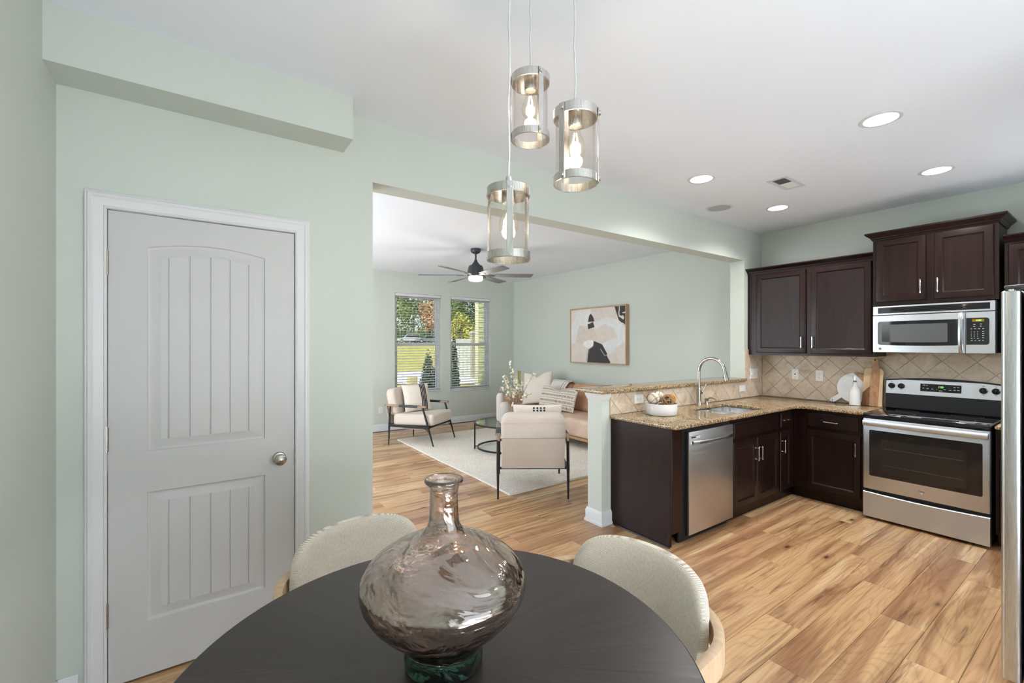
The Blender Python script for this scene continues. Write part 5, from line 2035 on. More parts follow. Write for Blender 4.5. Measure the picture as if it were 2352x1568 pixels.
C1, R1 = (2.736, 6.300, 0.0), math.radians(-144.5)
C2, R2 = (2.786, 3.630, 0.0), math.radians(-34.3)
ch1 = armchair('cream armchair facing the room under the left window', C1, R1)
ch2 = dup(ch1, C2, R2, 'cream armchair seen from behind near the half wall')


def place(b, Mx):
    return b.xf(Mx)


DOT = flat('black_stitch', (0.02, 0.02, 0.022, 1), 0.9)


def dotted_cushion(name, label, base, Mx, w, h, t, cols, rows, top_only=False):
    cu = thing(name, label, 'cushion', base)
    b, surf = pillow(w, h, t)
    obj('cover', b.xf(Mx), LINEN2, cu, angle=60)
    d = B()
    for c in cols:
        for r in rows:
            for s in (-1, 1):
                p = Vector(surf(c, r, s))
                q = Vector(surf(min(c + 0.02, 0.99), r, s)) - p
                n = q.cross(Vector(surf(c, min(r + 0.02, 0.99), s)) - p).normalized() * -s * (1 if True else 1)
                if n.y * s < 0:
                    n = -n
                a = q.normalized()
                e = n.cross(a)
                ring = lambda rr, hh: [p + n * hh + (a * math.cos(k * PI / 4) + e * math.sin(k * PI / 4)) * rr for k in range(8)]
                d.loft([ring(0.0105, 0.0), ring(0.0095, 0.004), ring(0.004, 0.0055)], False, True)
    d.xf(Mx)
    obj('dot_rows', d, DOT, cu, smooth=False, kind='stuff')
    return cu


Mc1 = Matrix.Translation(C1) @ Matrix.Rotation(R1, 4, 'Z')
M_ = Mc1 @ Matrix.Translation((-0.01, -0.085, 0.665)) @ Matrix.Rotation(math.radians(-38), 4, 'Z') @ Matrix.Rotation(math.radians(16), 4, 'X') @ Matrix.Rotation(math.radians(3), 4, 'Y')
dotted_cushion('dotted_cushion', 'square linen cushion with rows of black dots on the far armchair', Mc1 @ Vector((-0.075, -0.10, 0.47)), M_, 0.42, 0.42, 0.16,
               (-0.62, -0.50, -0.38, -0.26), [-0.92 + 0.092 * k for k in range(21)])
Mc2 = Matrix.Translation(C2) @ Matrix.Rotation(R2, 4, 'Z')
M_ = Mc2 @ Matrix.Translation((0.06, -0.06, 0.675)) @ Matrix.Rotation(math.radians(12), 4, 'X')
dotted_cushion('dotted_cushion', 'linen cushion peeking over the back of the near armchair', Mc2 @ Vector((0.06, -0.1, 0.47)), M_, 0.50, 0.40, 0.15,
               (0.26, 0.12, -0.02, -0.16), [-0.9 + 0.12 * k for k in range(16)])

# coffee table
TX, TY, TR, TZ = 3.46, 5.09, 0.43, 0.405
tb = thing('coffee_table', 'round glass coffee table on a slim black ring frame', 'table', (TX, TY, 0.026))
Cc = lambda a, r, z: (TX + r * math.cos(a), TY + r * math.sin(a), z)
circ = [2 * PI * i / 56 for i in range(56)]
obj('glass_top', B().lathe([(0, 0), (TR - 0.012, 0), (TR - 0.012, 0.008), (0, 0.008)], (TX, TY, TZ - 0.008), 56), TGLASS, tb)
for nm, z, r in (('top_ring', TZ - 0.010, TR), ('foot_ring', 0.062, TR - 0.045)):
    b = B().loft([[Cc(a, r + dr, z + dz) for a in circ] for dr, dz in ((-0.009, -0.010), (0.009, -0.010), (0.009, 0.010), (-0.009, 0.010), (-0.009, -0.010))], False, False)
    obj(nm, b, BLACKMETAL, tb)
leg0 = math.atan2(5.345 - TY, 3.129 - TX)
for k in range(4):
    a = leg0 + k * PI / 2
    c, s = math.cos(a), math.sin(a)
    x, y, _ = Cc(a, TR - 0.002, 0)
    b = B().box(-0.010, 0.010, -0.010, 0.010, 0.027, TZ - 0.018, 0.002).xf(Matrix.Translation((x, y, 0)) @ Matrix.Rotation(a, 4, 'Z'))
    obj('leg', b, BLACKMETAL, tb)
    x2, y2, _ = Cc(a, TR - 0.030, 0)
    obj('spacer', B().cyl(Cc(a, TR - 0.045, 0.062), Cc(a, TR - 0.008, 0.062), 0.006, n=8), BLACKMETAL, tb)


def spot(px, depth):
    p = FDIR * depth + RDIR * ((px - 1176) / 1018.93 * depth)
    return p.x, p.y


vx, vy = spot(1149, 6.24)
tag(obj('tall_vase', B().lathe([(0, 0), (0.042, 0), (0.050, 0.01), (0.0535, 0.05), (0.0535, 0.33), (0.047, 0.362), (0.030, 0.382), (0.024, 0.386), (0.022, 0.382), (0.030, 0.362), (0.0, 0.35)], (vx, vy, TZ + 0.0005), 32), PLASTER),
    'tall slim matte white vase on the coffee table', 'vase')
vx, vy = spot(1159.5, 6.02)
m_tex = M('pitted_white_ceramic')
vo = m_tex.n('TexVoronoi')
vo.inputs['Scale'].default_value = 130
m_tex.l(m_tex.coords(), vo.inputs['Vector'])
m_tex.principled((0.58, 0.53, 0.475, 1), 0.8, 0, m_tex.bump(vo.outputs['Distance'], 0.7, 0.006))
tag(obj('textured_vase', B().lathe([(0, 0), (0.060, 0), (0.074, 0.02), (0.082, 0.08), (0.083, 0.16), (0.076, 0.215), (0.058, 0.262), (0.042, 0.284), (0.040, 0.290), (0.037, 0.288), (0.04, 0.27), (0, 0.26)], (vx, vy, TZ + 0.0005), 36), m_tex.m),
    'stout pitted white vase in front of the tall one', 'vase')
ax_, ay_ = spot(1183.5, 6.22)
av = thing('amber_vase', 'clear amber glass vase holding blossom branches', 'vase', (ax_, ay_, TZ))
obj('vase_body', B().lathe([(0.0, 0.002), (0.070, 0.002), (0.076, 0.012), (0.079, 0.05), (0.079, 0.23), (0.070, 0.275), (0.050, 0.315), (0.046, 0.345), (0.052, 0.366), (0.049, 0.366), (0.042, 0.345), (0.046, 0.313), (0.066, 0.272), (0.074, 0.23), (0.074, 0.05), (0.068, 0.018), (0.0, 0.014)], (ax_, ay_, TZ + 0.0005), 36), AMBERG, av)
fl = thing('blossom_branches', 'white blossom branches fanning out of the amber vase', 'flowers', (ax_, ay_, TZ + 0.02))
rf = random.Random(11)
TWIG = flat('brown_twig', lin(104, 86, 66), 0.8)
PETAL = flat('cream_petal', lin(238, 230, 206), 0.7, var=(60, 0.06))
bl = B()
A0 = Vector((ax_, ay_, TZ + 0.03))
tips = [(-0.13, 0.62), (-0.17, 0.44), (-0.06, 0.80), (-0.10, 0.30), (0.03, 0.55), (0.10, 0.50), (0.23, 0.64), (0.18, 0.36), (0.0, 0.66), (-0.14, 0.52), (0.08, 0.36), (-0.03, 0.42)]
for k, (r_, z_) in enumerate(tips):
    dpt = rf.uniform(-0.10, 0.10)
    tip = A0 + RDIR * (r_ * 1.12) + FDIR * dpt + Vector((0, 0, z_ * 0.97))
    mid = A0 + RDIR * (r_ * 0.30) + FDIR * dpt * 0.3 + Vector((0, 0, 0.34))
    pts = []
    for i in range(9):
        s = i / 8
        p = A0 * (1 - s) ** 2 + mid * (2 * s * (1 - s)) + tip * s * s
        pts.append(p)
    obj('branch', B().tube(pts, [0.0028 - 0.0018 * i / 8 for i in range(9)], 5), TWIG, fl)
    for i in range(6):
        s = 0.60 + 0.40 * i / 5
        p = A0 * (1 - s) ** 2 + mid * (2 * s * (1 - s)) + tip * s * s
        for _ in range(4):
            c = p + Vector((rf.uniform(-1, 1), rf.uniform(-1, 1), rf.uniform(-1, 1))) * 0.024
            n = Vector((rf.uniform(-1, 1), rf.uniform(-1, 1), rf.uniform(-0.3, 1))).normalized()
            a = n.orthogonal().normalized()
            e = n.cross(a)
            for q in range(5):
                an = 2 * PI * q / 5
                d_ = a * math.cos(an) + e * math.sin(an)
                w_ = n.cross(d_)
                rr = rf.uniform(0.015, 0.022)
                bl.add([c, c + d_ * rr * 0.6 + w_ * rr * 0.45 + n * rr * 0.3, c + d_ * rr + n * rr * 0.45, c + d_ * rr * 0.6 - w_ * rr * 0.45 + n * rr * 0.3], [(0, 1, 2, 3)])
obj('blossoms', bl, PETAL, fl, smooth=False, kind='stuff')

# sofa along the right wall
so_ = thing('sofa', 'tan leather sofa against the wall under the painting', 'sofa', (4.75, 5.5, 0))
SY0, SY1 = 4.14, 6.60
SX0, SX1 = 4.29, 5.235
obj('plinth', B().box(SX0 + 0.02, SX1 - 0.02, SY0 + 0.02, SY1 - 0.02, 0.135, 0.175, 0.006), TEAK, so_)
for x in (SX0 + 0.10, SX1 - 0.10):
    for y in (SY0 + 0.15, SY1 - 0.15):
        obj('leg', B().cyl((x, y, 0.0265 if x < 4.9 else 0.0), (x, y, 0.135), 0.016, 0.022, 12), BLACKMETAL, so_)
for y0, y1 in ((SY0 + 0.165, 5.365), (5.375, SY1 - 0.165)):
    b = B().box(SX0, SX1 - 0.22, y0, y1, 0.176, 0.425, 0.05, 5)
    b.v = [(x, y, z + (0.015 * math.sin(PI * min(1, max(0, (x - SX0) / 0.72))) if z > 0.38 else 0)) for x, y, z in b.v]
    obj('seat_cushion', b, LEATHER2, so_)
for y0, y1 in ((SY0 + 0.005, SY0 + 0.162), (SY1 - 0.162, SY1 - 0.005)):
    obj('arm', B().box(SX0 + 0.04, SX1 - 0.005, y0, y1, 0.176, 0.585, 0.035, 4), LEATHER, so_)
obj('back_panel', B().box(SX1 - 0.16, SX1 - 0.003, SY0 + 0.17, SY1 - 0.17, 0.176, 0.66, 0.03, 3), LEATHER, so_)
for y0, y1 in ((SY0 + 0.17, 5.362), (5.378, SY1 - 0.17)):
    b = B().box(-0.10, 0.10, y0, y1, 0.0, 0.44, 0.085, 6)
    b.xf(Matrix.Translation((SX1 - 0.285, 0, 0.405)) @ Matrix.Rotation(math.radians(12), 4, 'Y'))
    obj('back_cushion', b, LEATHER, so_)

# cushions on the sofa
b, _ = pillow(0.56, 0.56, 0.18, pinch=0.16)
Mx = Matrix.Translation((4.755, 6.02, 0.725)) @ Matrix.Rotation(math.radians(-68), 4, 'Z') @ Matrix.Rotation(math.radians(-16), 4, 'X') @ Matrix.Rotation(math.radians(-6), 4, 'Y')
wc = obj('linen_cushion', b.xf(Mx), LINEN2, angle=60)
tag(wc, 'large plain pale linen cushion leaning in the sofa corner', 'cushion')
st = thing('striped_cushion', 'oblong cream cushion with brown stripes and dashes', 'cushion', (4.66, 5.4, 0.44))
PW, PH, PT = 0.72, 0.38, 0.15
b, surf = pillow(PW, PH, PT, 20, 0.05, pinch=0.13)
Mx = Matrix.Translation((4.625, 5.33, 0.625)) @ Matrix.Rotation(math.radians(-80), 4, 'Z') @ Matrix.Rotation(math.radians(-20), 4, 'X') @ Matrix.Rotation(math.radians(2), 4, 'Y')
obj('cover', b.xf(Mx), LINEN2, st, angle=60)
lines, dash = B(), B()
STR = flat('brown_stripe', lin(146, 126, 112), 0.9)
for s in (-1, 1):
    for v in (0.86, 0.40, -0.10, -0.58):
        pts = [Vector(surf(math.sin((i / 30 - 0.5) * PI * 0.985), v, s)) for i in range(31)]
        lines.tube([p + Vector((0, s * 0.0008, 0)) for p in pts], 0.0032, 5)
    for v in (0.63, 0.15, -0.34, -0.80):
        for i in range(27):
            u = -0.90 + 1.80 * i / 26
            p, q = Vector(surf(u, v - 0.085, s)), Vector(surf(u, v + 0.085, s))
            dash.tube([p + Vector((0, s * 0.001, 0)), (p + q) / 2 + Vector((0, s * 0.003, 0)), q + Vector((0, s * 0.001, 0))], 0.0045, 5)
obj('stripes', lines.xf(Mx), STR, st, kind='stuff')
obj('dashes', dash.xf(Mx), STR, st, kind='stuff')


# throw over the sofa back
def throw_fn(u, v):
    y = 5.40 + 0.46 * u + 0.012 * math.sin(v * 9)
    path = [(4.80, 0.60), (4.83, 0.70), (4.87, 0.79), (4.92, 0.852), (4.985, 0.872), (5.045, 0.852), (5.088, 0.79), (5.10, 0.70), (5.105, 0.675)]
    s = v * (len(path) - 1)
    i = min(int(s), len(path) - 2)
    k = s - i
    x = path[i][0] * (1 - k) + path[i + 1][0] * k
    z = path[i][1] * (1 - k) + path[i + 1][1] * k
    return (x, y, z + 0.004 * math.sin(u * 40))


KNIT = m_fabric('chunky_white_knit', lin(212, 204, 192), lin(244, 240, 232), 120, bump=0.9)
tw = thing('knit_throw', 'white knitted throw hung over the sofa back', 'throw', (4.9, 5.6, 0.6))
obj('throw_cloth', sheet(throw_fn, 22, 40, 0.012), KNIT, tw)
for k in range(2):
    u = 0.10 + 0.12 * k
    obj('grey_stripe', B().tube([Vector(throw_fn(u, j / 24)) + Vector((-0.004, 0, 0.0065)) for j in range(25)], 0.005, 6), flat('grey_yarn', lin(150, 156, 158), 0.95), tw)

# olive bottle on a small stool in the corner
tag(obj('olive_bottle', B().lathe([(0.0, 0.003), (0.085, 0.003), (0.10, 0.02), (0.105, 0.16), (0.098, 0.36), (0.072, 0.50), (0.036, 0.60), (0.026, 0.68), (0.024, 0.80), (0.030, 0.93), (0.038, 0.965), (0.034, 0.965), (0.020, 0.80), (0.022, 0.68), (0.06, 0.50), (0.09, 0.30), (0.09, 0.03), (0, 0.02)], (5.00, 6.885, 0.001), 32), OLIVEG),
    'tall olive glass floor bottle in the corner beside the sofa', 'bottle')

# painting
FXP = 5.212
pt = thing('wall_painting', 'large abstract beige and charcoal painting in a thin oak frame', 'painting', (XR - 0.03, 5.07, 1.16))
py0, py1, pz0, pz1 = 4.458, 5.690, 1.163, 2.076
OAKF = m_wood('oak_frame', lin(176, 140, 106), lin(200, 164, 128), (40, 5, 5))
t_ = 0.017
for nm, a in (('frame_side', (py0, py0 + t_, pz0, pz1)), ('frame_side', (py1 - t_, py1, pz0, pz1)), ('frame_rail', (py0 + t_ + .0003, py1 - t_ - .0003, pz0, pz0 + t_)), ('frame_rail', (py0 + t_ + .0003, py1 - t_ - .0003, pz1 - t_, pz1))):
    obj(nm, B().box(FXP, XR - 0.001, a[0], a[1], a[2], a[3], 0.0015), OAKF, pt)
cv = obj('canvas', B().box(FXP + 0.012, FXP + 0.04, py0 + t_, py1 - t_, pz0 + t_, pz1 - t_), flat('canvas_beige', lin(218, 209, 199), 0.9, var=(7, 0.05), bump=(200, 0.2)), pt, smooth=False)
# painted fields, in picture fractions (0..1 from the left, 0..1 from the top)
CX0, CX1, CY0, CY1 = 218, 1375, 300, 1400
SHP = []
pc = lambda r_, g_, b_: flat('paint', lin(r_, g_, b_), 0.85, var=(14, 0.06), bump=(120, 0.3))
OFFW, BEIGE, PINKB, CHAR, CREAMP, GREYL = pc(222, 222, 220), pc(212, 202, 190), pc(216, 208, 199), pc(66, 64, 66), pc(238, 234, 230), pc(190, 184, 178)
SHP += [(OFFW, [(.18, 0), (.40, 0), (.40, .20), (.33, .30), (.30, .32), (.16, .30), (.08, .65), (0, .64), (0, .28)]),
        (PINKB, [(.40, 0), (.82, 0), (.85, .18), (.87, .22), (.69, .15), (.55, .22), (.46, .24), (.42, .10)]),
        (OFFW, [(.46, .25), (.56, .23), (.68, .17), (.86, .23), (1, .38), (1, .62), (.72, .72), (.66, .62), (.86, .52), (.80, .38), (.70, .33), (.66, .30), (.55, .36), (.48, .38)]),
        (BEIGE, [(.17, .31), (.32, .33), (.44, .36), (.50, .52), (.52, .58), (.44, .60), (.36, .57), (.25, .65), (.10, .63)]),
        (PINKB, [(.55, .35), (.66, .30), (.80, .38), (.87, .53), (.66, .62), (.60, .65), (.52, .58), (.48, .42)]),
        (OFFW, [(.60, .66), (.68, .62), (.80, .58), (.98, .52), (1, .62), (.80, .80), (.70, .84)]),
        (PINKB, [(.80, .80), (.84, .72), (1, .62), (1, 1), (.76, 1), (.70, .84)]),
        (CREAMP, [(.26, .62), (.36, .575), (.45, .60), (.46, .66), (.40, .71), (.35, .735), (.28, .71), (.25, .66)]),
        (CHAR, [(.39, .09), (.36, .14), (.345, .22), (.34, .245), (.455, .24), (.45, .19), (.42, .13)]),
        (CHAR, [(.335, .285), (.345, .38), (.46, .345), (.435, .25), (.40, .26), (.38, .28)]),
        (CHAR, [(.325, 1), (.335, .90), (.355, .76), (.44, .70), (.45, .60), (.59, .66), (.60, .665), (.70, .90), (.745, .98), (.735, 1)]),
        (GREYL, [(.33, .745), (.345, .75), (.33, .85), (.315, .97), (.30, .98), (.315, .85)]),
        (CHAR, [(.82, -.0), (1, 0), (1, .34), (.97, .30), (.93, .28), (.89, .24), (.86, .14)]),
        (PINKB, [(.892, .0), (.905, .0), (.91, .06), (.90, .11), (.905, .16), (.93, .17), (.96, .16), (.98, .20), (.97, .24), (.94, .22), (.92, .20), (.89, .18), (.885, .11), (.893, .05)]),
        (PINKB, [(.94, .115), (1, .10), (1, .13), (.96, .13)]),
        (GREYL, [(.570, .755), (.577, .745), (.655, .86), (.69, .845), (.692, .853), (.65, .873)]),
        (CHAR, [(.583, .742), (.605, .672), (.695, .84), (.656, .853)])]
for k, (mt, poly) in enumerate(SHP):
    hgt = 0.0006 + 0.00035 * k
    P2 = [(py1 - t_ - a * (py1 - py0 - 2 * t_), pz1 - t_ - c_ * (pz1 - pz0 - 2 * t_)) for a, c_ in poly]
    obj('painted_field', B().loft([[(FXP + 0.012, y, z) for y, z in P2], [(FXP + 0.012 - hgt, y, z) for y, z in P2]], False, True), mt, cv, smooth=False)

# ceiling fan
fnx, fny = 2.994, 5.111
fan = thing('ceiling_fan', 'dark grey six blade ceiling fan with a lit round lens', 'ceiling fan', (fnx, fny, 2.3))
SLATE = flat('slate_metal', (0.055, 0.062, 0.072, 1), 0.45, 0.3)
BLADE = m_wood('grey_oak_blade', lin(92, 92, 94), lin(132, 130, 128), (3, 40, 10), rough=0.6)
obj('canopy', B().lathe([(0, ZC - 0.001), (0.066, ZC - 0.001), (0.068, ZC - 0.03), (0.058, ZC - 0.05), (0.030, ZC - 0.066), (0.0, ZC - 0.068)], (fnx, fny, 0), 32), SLATE, fan)
obj('downrod', B().cyl((fnx, fny, 2.56), (fnx, fny, ZC - 0.06), 0.0125, n=16), SLATE, fan)
obj('motor', B().lathe([(0, 2.60), (0.018, 2.598), (0.024, 2.575), (0.045, 2.548), (0.058, 2.530), (0.085, 2.520), (0.098, 2.500), (0.108, 2.440), (0.110, 2.392), (0.104, 2.378), (0.0, 2.376)], (fnx, fny, 0), 40), SLATE, fan)
obj('light_lens', B().lathe([(0.094, 2.374), (0.096, 2.345), (0.090, 2.326), (0.070, 2.316), (0.0, 2.312)], (fnx, fny, 0), 36), FANLENS, fan)
for k in range(6):
    a = math.radians(28 + 60 * k)
    Mb = Matrix.Translation((fnx, fny, 2.393)) @ Matrix.Rotation(a, 4, 'Z') @ Matrix.Rotation(math.radians(-11), 4, 'X')
    poly = [(0.165, -0.050), (0.30, -0.056), (0.62, -0.064), (0.755, -0.062), (0.768, -0.052), (0.745, 0.060), (0.60, 0.064), (0.30, 0.056), (0.165, 0.048)]
    bd = obj('blade', B().prism(poly, -0.004, 0.004, 'z', 0.0015).xf(Mb), BLADE, fan)
    ar = B().prism([(0.09, -0.020), (0.19, -0.034), (0.25, -0.012), (0.25, 0.012), (0.19, 0.034), (0.09, 0.020)], -0.010, -0.0045, 'z', 0.001).xf(Mb)
    obj('blade_arm', ar, SLATE, bd)
lamp('fan_lamp', 'POINT', (fnx, fny, 2.27), 10, (1.0, 0.92, 0.80), shadow_soft_size=0.08)

# ------------------------------------------------------------------ ceiling fixtures
for i, (x, y, lab) in enumerate(((3.142, 0.855, 'largest recessed ceiling light, nearest the camera'), (3.147, 1.955, 'recessed ceiling light left of the air vent'),
                                 (4.402, 0.873, 'recessed ceiling light above the microwave cabinets'), (4.396, 1.960, 'smallest recessed ceiling light right of the ceiling speaker'))):
    t = thing('recessed_light', lab, 'ceiling light', (x, y, ZC), group='recessed kitchen lights')
    obj('trim_ring', B().lathe([(0.098, -0.0005), (0.098, -0.004), (0.088, -0.007), (0.079, -0.005), (0.079, -0.0005)], (x, y, ZC), 40), WHITE, t)
    obj('lens', B().lathe([(0.0, -0.004), (0.0788, -0.004)], (x, y, ZC), 40), LENS, t)
    lamp('recessed_lamp', 'SPOT', (x, y, ZC - 0.02), 42, (1.0, 0.985, 0.96), (0, 0, 0), spot_size=math.radians(152), spot_blend=0.72, shadow_soft_size=0.07)
t = thing('ceiling_speaker', 'flat unlit round ceiling speaker between two recessed lights', 'speaker', (3.951, 2.274, ZC))
obj('speaker_rim', B().lathe([(0.112, -0.0005), (0.112, -0.004), (0.104, -0.007), (0.097, -0.005), (0.097, -0.0005)], (3.951, 2.274, ZC), 40), WHITE, t)
obj('grille', B().lathe([(0.0, -0.003), (0.0968, -0.003)], (3.951, 2.274, ZC), 40), flat('speaker_mesh', (0.52, 0.51, 0.51, 1), 0.7, bump=(900, 0.5)), t)
vt = thing('air_vent', 'white rectangular air register in the kitchen ceiling', 'vent', (3.77, 1.62, ZC))
vx0, vx1, vy0, vy1 = 3.597, 3.942, 1.546, 1.694
b = B()
holed(b, vx0, vx1, vy0, vy1, ZC - 0.006, ZC - 0.0005, [(vx0 + 0.04, vx1 - 0.04, vy0 + 0.028, vy1 - 0.028)], lambda u, v, q_: (u, v, q_))
obj('vent_frame', b, WHITE, vt, smooth=False)
obj('duct_shadow', B().box(vx0 + 0.04, vx1 - 0.04, vy0 + 0.028, vy1 - 0.028, ZC - 0.001, ZC - 0.0006), flat('duct_dark', (0.10, 0.10, 0.11, 1), 0.8), vt, smooth=False)
n = 18
for k in range(n):
    x = vx0 + 0.046 + k * (vx1 - vx0 - 0.092) / (n - 1)
    s = -1 if k < n / 2 else 1
    obj('louvre', B().add([(x, vy0 + 0.029, ZC - 0.0012), (x + s * 0.007, vy0 + 0.029, ZC - 0.0065), (x + s * 0.007, vy1 - 0.029, ZC - 0.0065), (x, vy1 - 0.029, ZC - 0.0012)], [(0, 1, 2, 3)]), WHITE, vt, smooth=False)

# pendants ---------------------------------------------------------------------
CANX, CANY = 0.853, 1.078
tag(obj('ceiling_canopy', B().lathe([(0, -0.0005), (0.15, -0.0005), (0.15, -0.020), (0.14, -0.026), (0, -0.026)], (CANX, CANY, ZC), 48), NICKEL), 'round nickel ceiling plate the three pendants hang from', 'ceiling plate')


def pendant(label, x, y, zb, strap, R=0.064, Hh=0.215):
    t = thing('pendant_light', label, 'pendant light', (x, y, zb), group='glass cylinder pendants')
    c = (x, y, zb)
    zt = Hh
    band = lambda z0, z1: [(R, z0), (R + 0.0008, z0 + 0.001), (R + 0.0008, z1 - 0.001), (R, z1), (R - 0.003, z1), (R - 0.003, z0), (R, z0)]
    obj('lower_band', B().lathe(band(0.0, 0.024), c, 56), PNICKEL, t)
    obj('upper_band', B().lathe(band(zt - 0.026, zt), c, 56), PNICKEL, t)
    obj('top_plate', B().lathe([(0.0, zt - 0.001), (R - 0.003, zt - 0.001), (R - 0.003, zt - 0.004), (0.0, zt - 0.004)], c, 56), PNICKEL, t)
    obj('glass_cylinder', B().lathe([(R - 0.006, 0.002), (R - 0.006, zt - 0.006), (R - 0.009, zt - 0.006), (R - 0.009, 0.002), (R - 0.006, 0.002)], c, 56), PGLASS, t)
    for k in range(3):
        a = strap + 2 * PI * k / 3
        Ms = Matrix.Translation(c) @ Matrix.Rotation(a, 4, 'Z')
        s_ = obj('strap', B().box(R + 0.001, R + 0.0035, -0.0095, 0.0095, 0.0, zt, 0.0008).xf(Ms), PNICKEL, t)
        for zz in (0.012, zt - 0.013):
            obj('rivet', B().cyl((R + 0.0035, 0, zz), (R + 0.0085, 0, zz), 0.0078, 0.0072, 14).xf(Ms), PNICKEL, s_)
    obj('socket_cap', B().lathe([(0.0, zt + 0.034), (0.008, zt + 0.034), (0.010, zt + 0.022), (0.019, zt + 0.017), (0.022, zt + 0.010), (0.022, zt)], c, 28), PNICKEL, t)
    obj('socket', B().lathe([(0.0, zt - 0.046), (0.018, zt - 0.046), (0.0205, zt - 0.040), (0.0205, zt - 0.0045)], c, 28), PNICKEL, t)
    bz = zt - 0.046
    prof = [(0.011, bz), (0.012, bz - 0.010), (0.016, bz - 0.024), (0.026, bz - 0.044), (0.0295, bz - 0.062), (0.026, bz - 0.080), (0.016, bz - 0.092), (0.0, bz - 0.096)]
    bu = obj('bulb', B().lathe(prof, c, 28), BULBGLASS, t)
    fb = B()
    for k in range(4):
        a = k * PI / 2
        fb.tube([(x + 0.004 * math.cos(a), y + 0.004 * math.sin(a), zb + bz - 0.02), (x + 0.009 * math.cos(a), y + 0.009 * math.sin(a), zb + bz - 0.045), (x + 0.006 * math.cos(a), y + 0.006 * math.sin(a), zb + bz - 0.075)], 0.0016, 6)
    obj('filament', fb, BULB, bu)
    ex, ey = CANX + (x - CANX) * 0.95, CANY + (y - CANY) * 0.95
    pts = [(x + (ex - x) * k / 10 + 0.0015 * math.sin(k * 1.7), y + (ey - y) * k / 10 + 0.0015 * math.cos(k * 2.1), zb + zt + 0.032 + (ZC - 0.024 - zb - zt - 0.032) * k / 10) for k in range(11)]
    obj('cord', B().tube(pts, 0.0030, 8), CORD, t)
    lamp('pendant_lamp', 'POINT', (x, y, zb + bz - 0.058), 2.2, (1.0, 0.85, 0.66), shadow_soft_size=0.022)
    return t


cam_a = math.atan2(-1, -0.7)
pendant('lowest glass pendant lamp, in front of the ceiling fan', 0.750, 1.087, 1.722, math.atan2(-1.087, -0.75) + 0.05)
pendant('highest and farthest glass pendant lamp, behind the long cord', 0.912, 1.192, 2.160, math.atan2(-1.192, -0.912) + 0.55)
pendant('middle height glass pendant lamp, rightmost of the three', 0.898, 0.957, 1.940, math.atan2(-0.957, -0.898) - 0.62)

# ------------------------------------------------------------------ dining set
DTX, DTY, DTR, DTZ = 0.455, 0.920, 0.575, 0.75
dt = thing('dining_table', 'round black stained dining table in the foreground', 'table', (DTX, DTY, 0))
obj('table_top', B().lathe([(0, DTZ - 0.034), (DTR - 0.022, DTZ - 0.034), (DTR - 0.004, DTZ - 0.018), (DTR, DTZ - 0.008), (DTR - 0.0015, DTZ - 0.002), (DTR - 0.005, DTZ), (0, DTZ)], (DTX, DTY, 0), 128), SUNBURST, dt, angle=25)
obj('pedestal', B().lathe([(0, 0.04), (0.11, 0.04), (0.10, 0.08), (0.075, 0.20), (0.07, 0.45), (0.10, 0.62), (0.20, 0.7155), (0, 0.7155)], (DTX, DTY, 0), 40), TABLEWOOD, dt)
for k in range(4):
    a = PI / 4 + k * PI / 2
    Mf = Matrix.Translation((DTX, DTY, 0)) @ Matrix.Rotation(a, 4, 'Z')
    obj('foot', B().prism([(0.06, 0.0395), (0.06, 0.09), (0.20, 0.075), (0.33, 0.035), (0.34, 0.0), (0.30, 0.0), (0.24, 0.02)], -0.035, 0.035, 'y', 0.004).xf(Mf), TABLEWOOD, dt)

# big lustre glass bottle vase
vz = DTZ + 0.0008
gv = thing('glass_vase', 'large smoky lustre glass bottle vase on the dining table', 'vase', (DTX, DTY, vz))
PRO = [(0.080, 0.0), (0.0875, 0.006), (0.0885, 0.022), (0.0870, 0.040), (0.0910, 0.050), (0.101, 0.066), (0.122, 0.086), (0.144, 0.107), (0.166, 0.132), (0.1805, 0.157), (0.1865, 0.180), (0.183, 0.202), (0.170, 0.222), (0.148, 0.242), (0.122, 0.258), (0.094, 0.272), (0.068, 0.284), (0.050, 0.294), (0.040, 0.305), (0.0348, 0.318), (0.0328, 0.338), (0.032, 0.368), (0.0325, 0.390), (0.036, 0.401), (0.0425, 0.407), (0.0445, 0.4115), (0.043, 0.416), (0.039, 0.4175)]
INN = [(0.035, 0.4155), (0.031, 0.407), (0.0275, 0.395), (0.027, 0.368), (0.028, 0.338), (0.030, 0.318), (0.035, 0.304), (0.046, 0.291), (0.065, 0.280), (0.091, 0.268), (0.119, 0.254), (0.145, 0.238), (0.166, 0.219), (0.179, 0.201), (0.1825, 0.180), (0.1765, 0.158), (0.162, 0.134), (0.140, 0.110), (0.118, 0.090), (0.097, 0.071), (0.084, 0.060), (0.055, 0.054), (0.024, 0.066), (0.0, 0.072)]


def wobble(prof, amt):
    """hand-blown: dents and swells round the body"""
    n = 72
    rings = []
    for r, z in prof:
        ring = []
        for i in range(n):
            a = 2 * PI * i / n
            g = max(0.0, min(1.0, (z - 0.05) / 0.05)) * max(0.0, min(1.0, (0.28 - z) / 0.04))
            k = 1 + amt * g * (math.sin(2 * a + 5 * z * 6) * 0.5 + math.sin(3 * a - z * 22 + 1) * 0.35 + math.sin(5 * a + z * 31) * 0.25)
            ring.append((DTX + r * k * math.cos(a), DTY + r * k * math.sin(a), vz + z))
        rings.append(ring)
    return rings


cut = 4
body = wobble(PRO[cut:] + INN, 0.012)
obj('vase_body', B().loft(body, False, False), VASE, gv, angle=80)
foot_p = [(0.0, 0.004), (0.05, 0.004), (0.066, 0.0)] + PRO[:cut + 1]
obj('vase_foot', B().loft(wobble(foot_p, 0.012) + [wobble([(0.0, 0.050)], 0)[0]], False, False), VASEBASE, gv, angle=80)


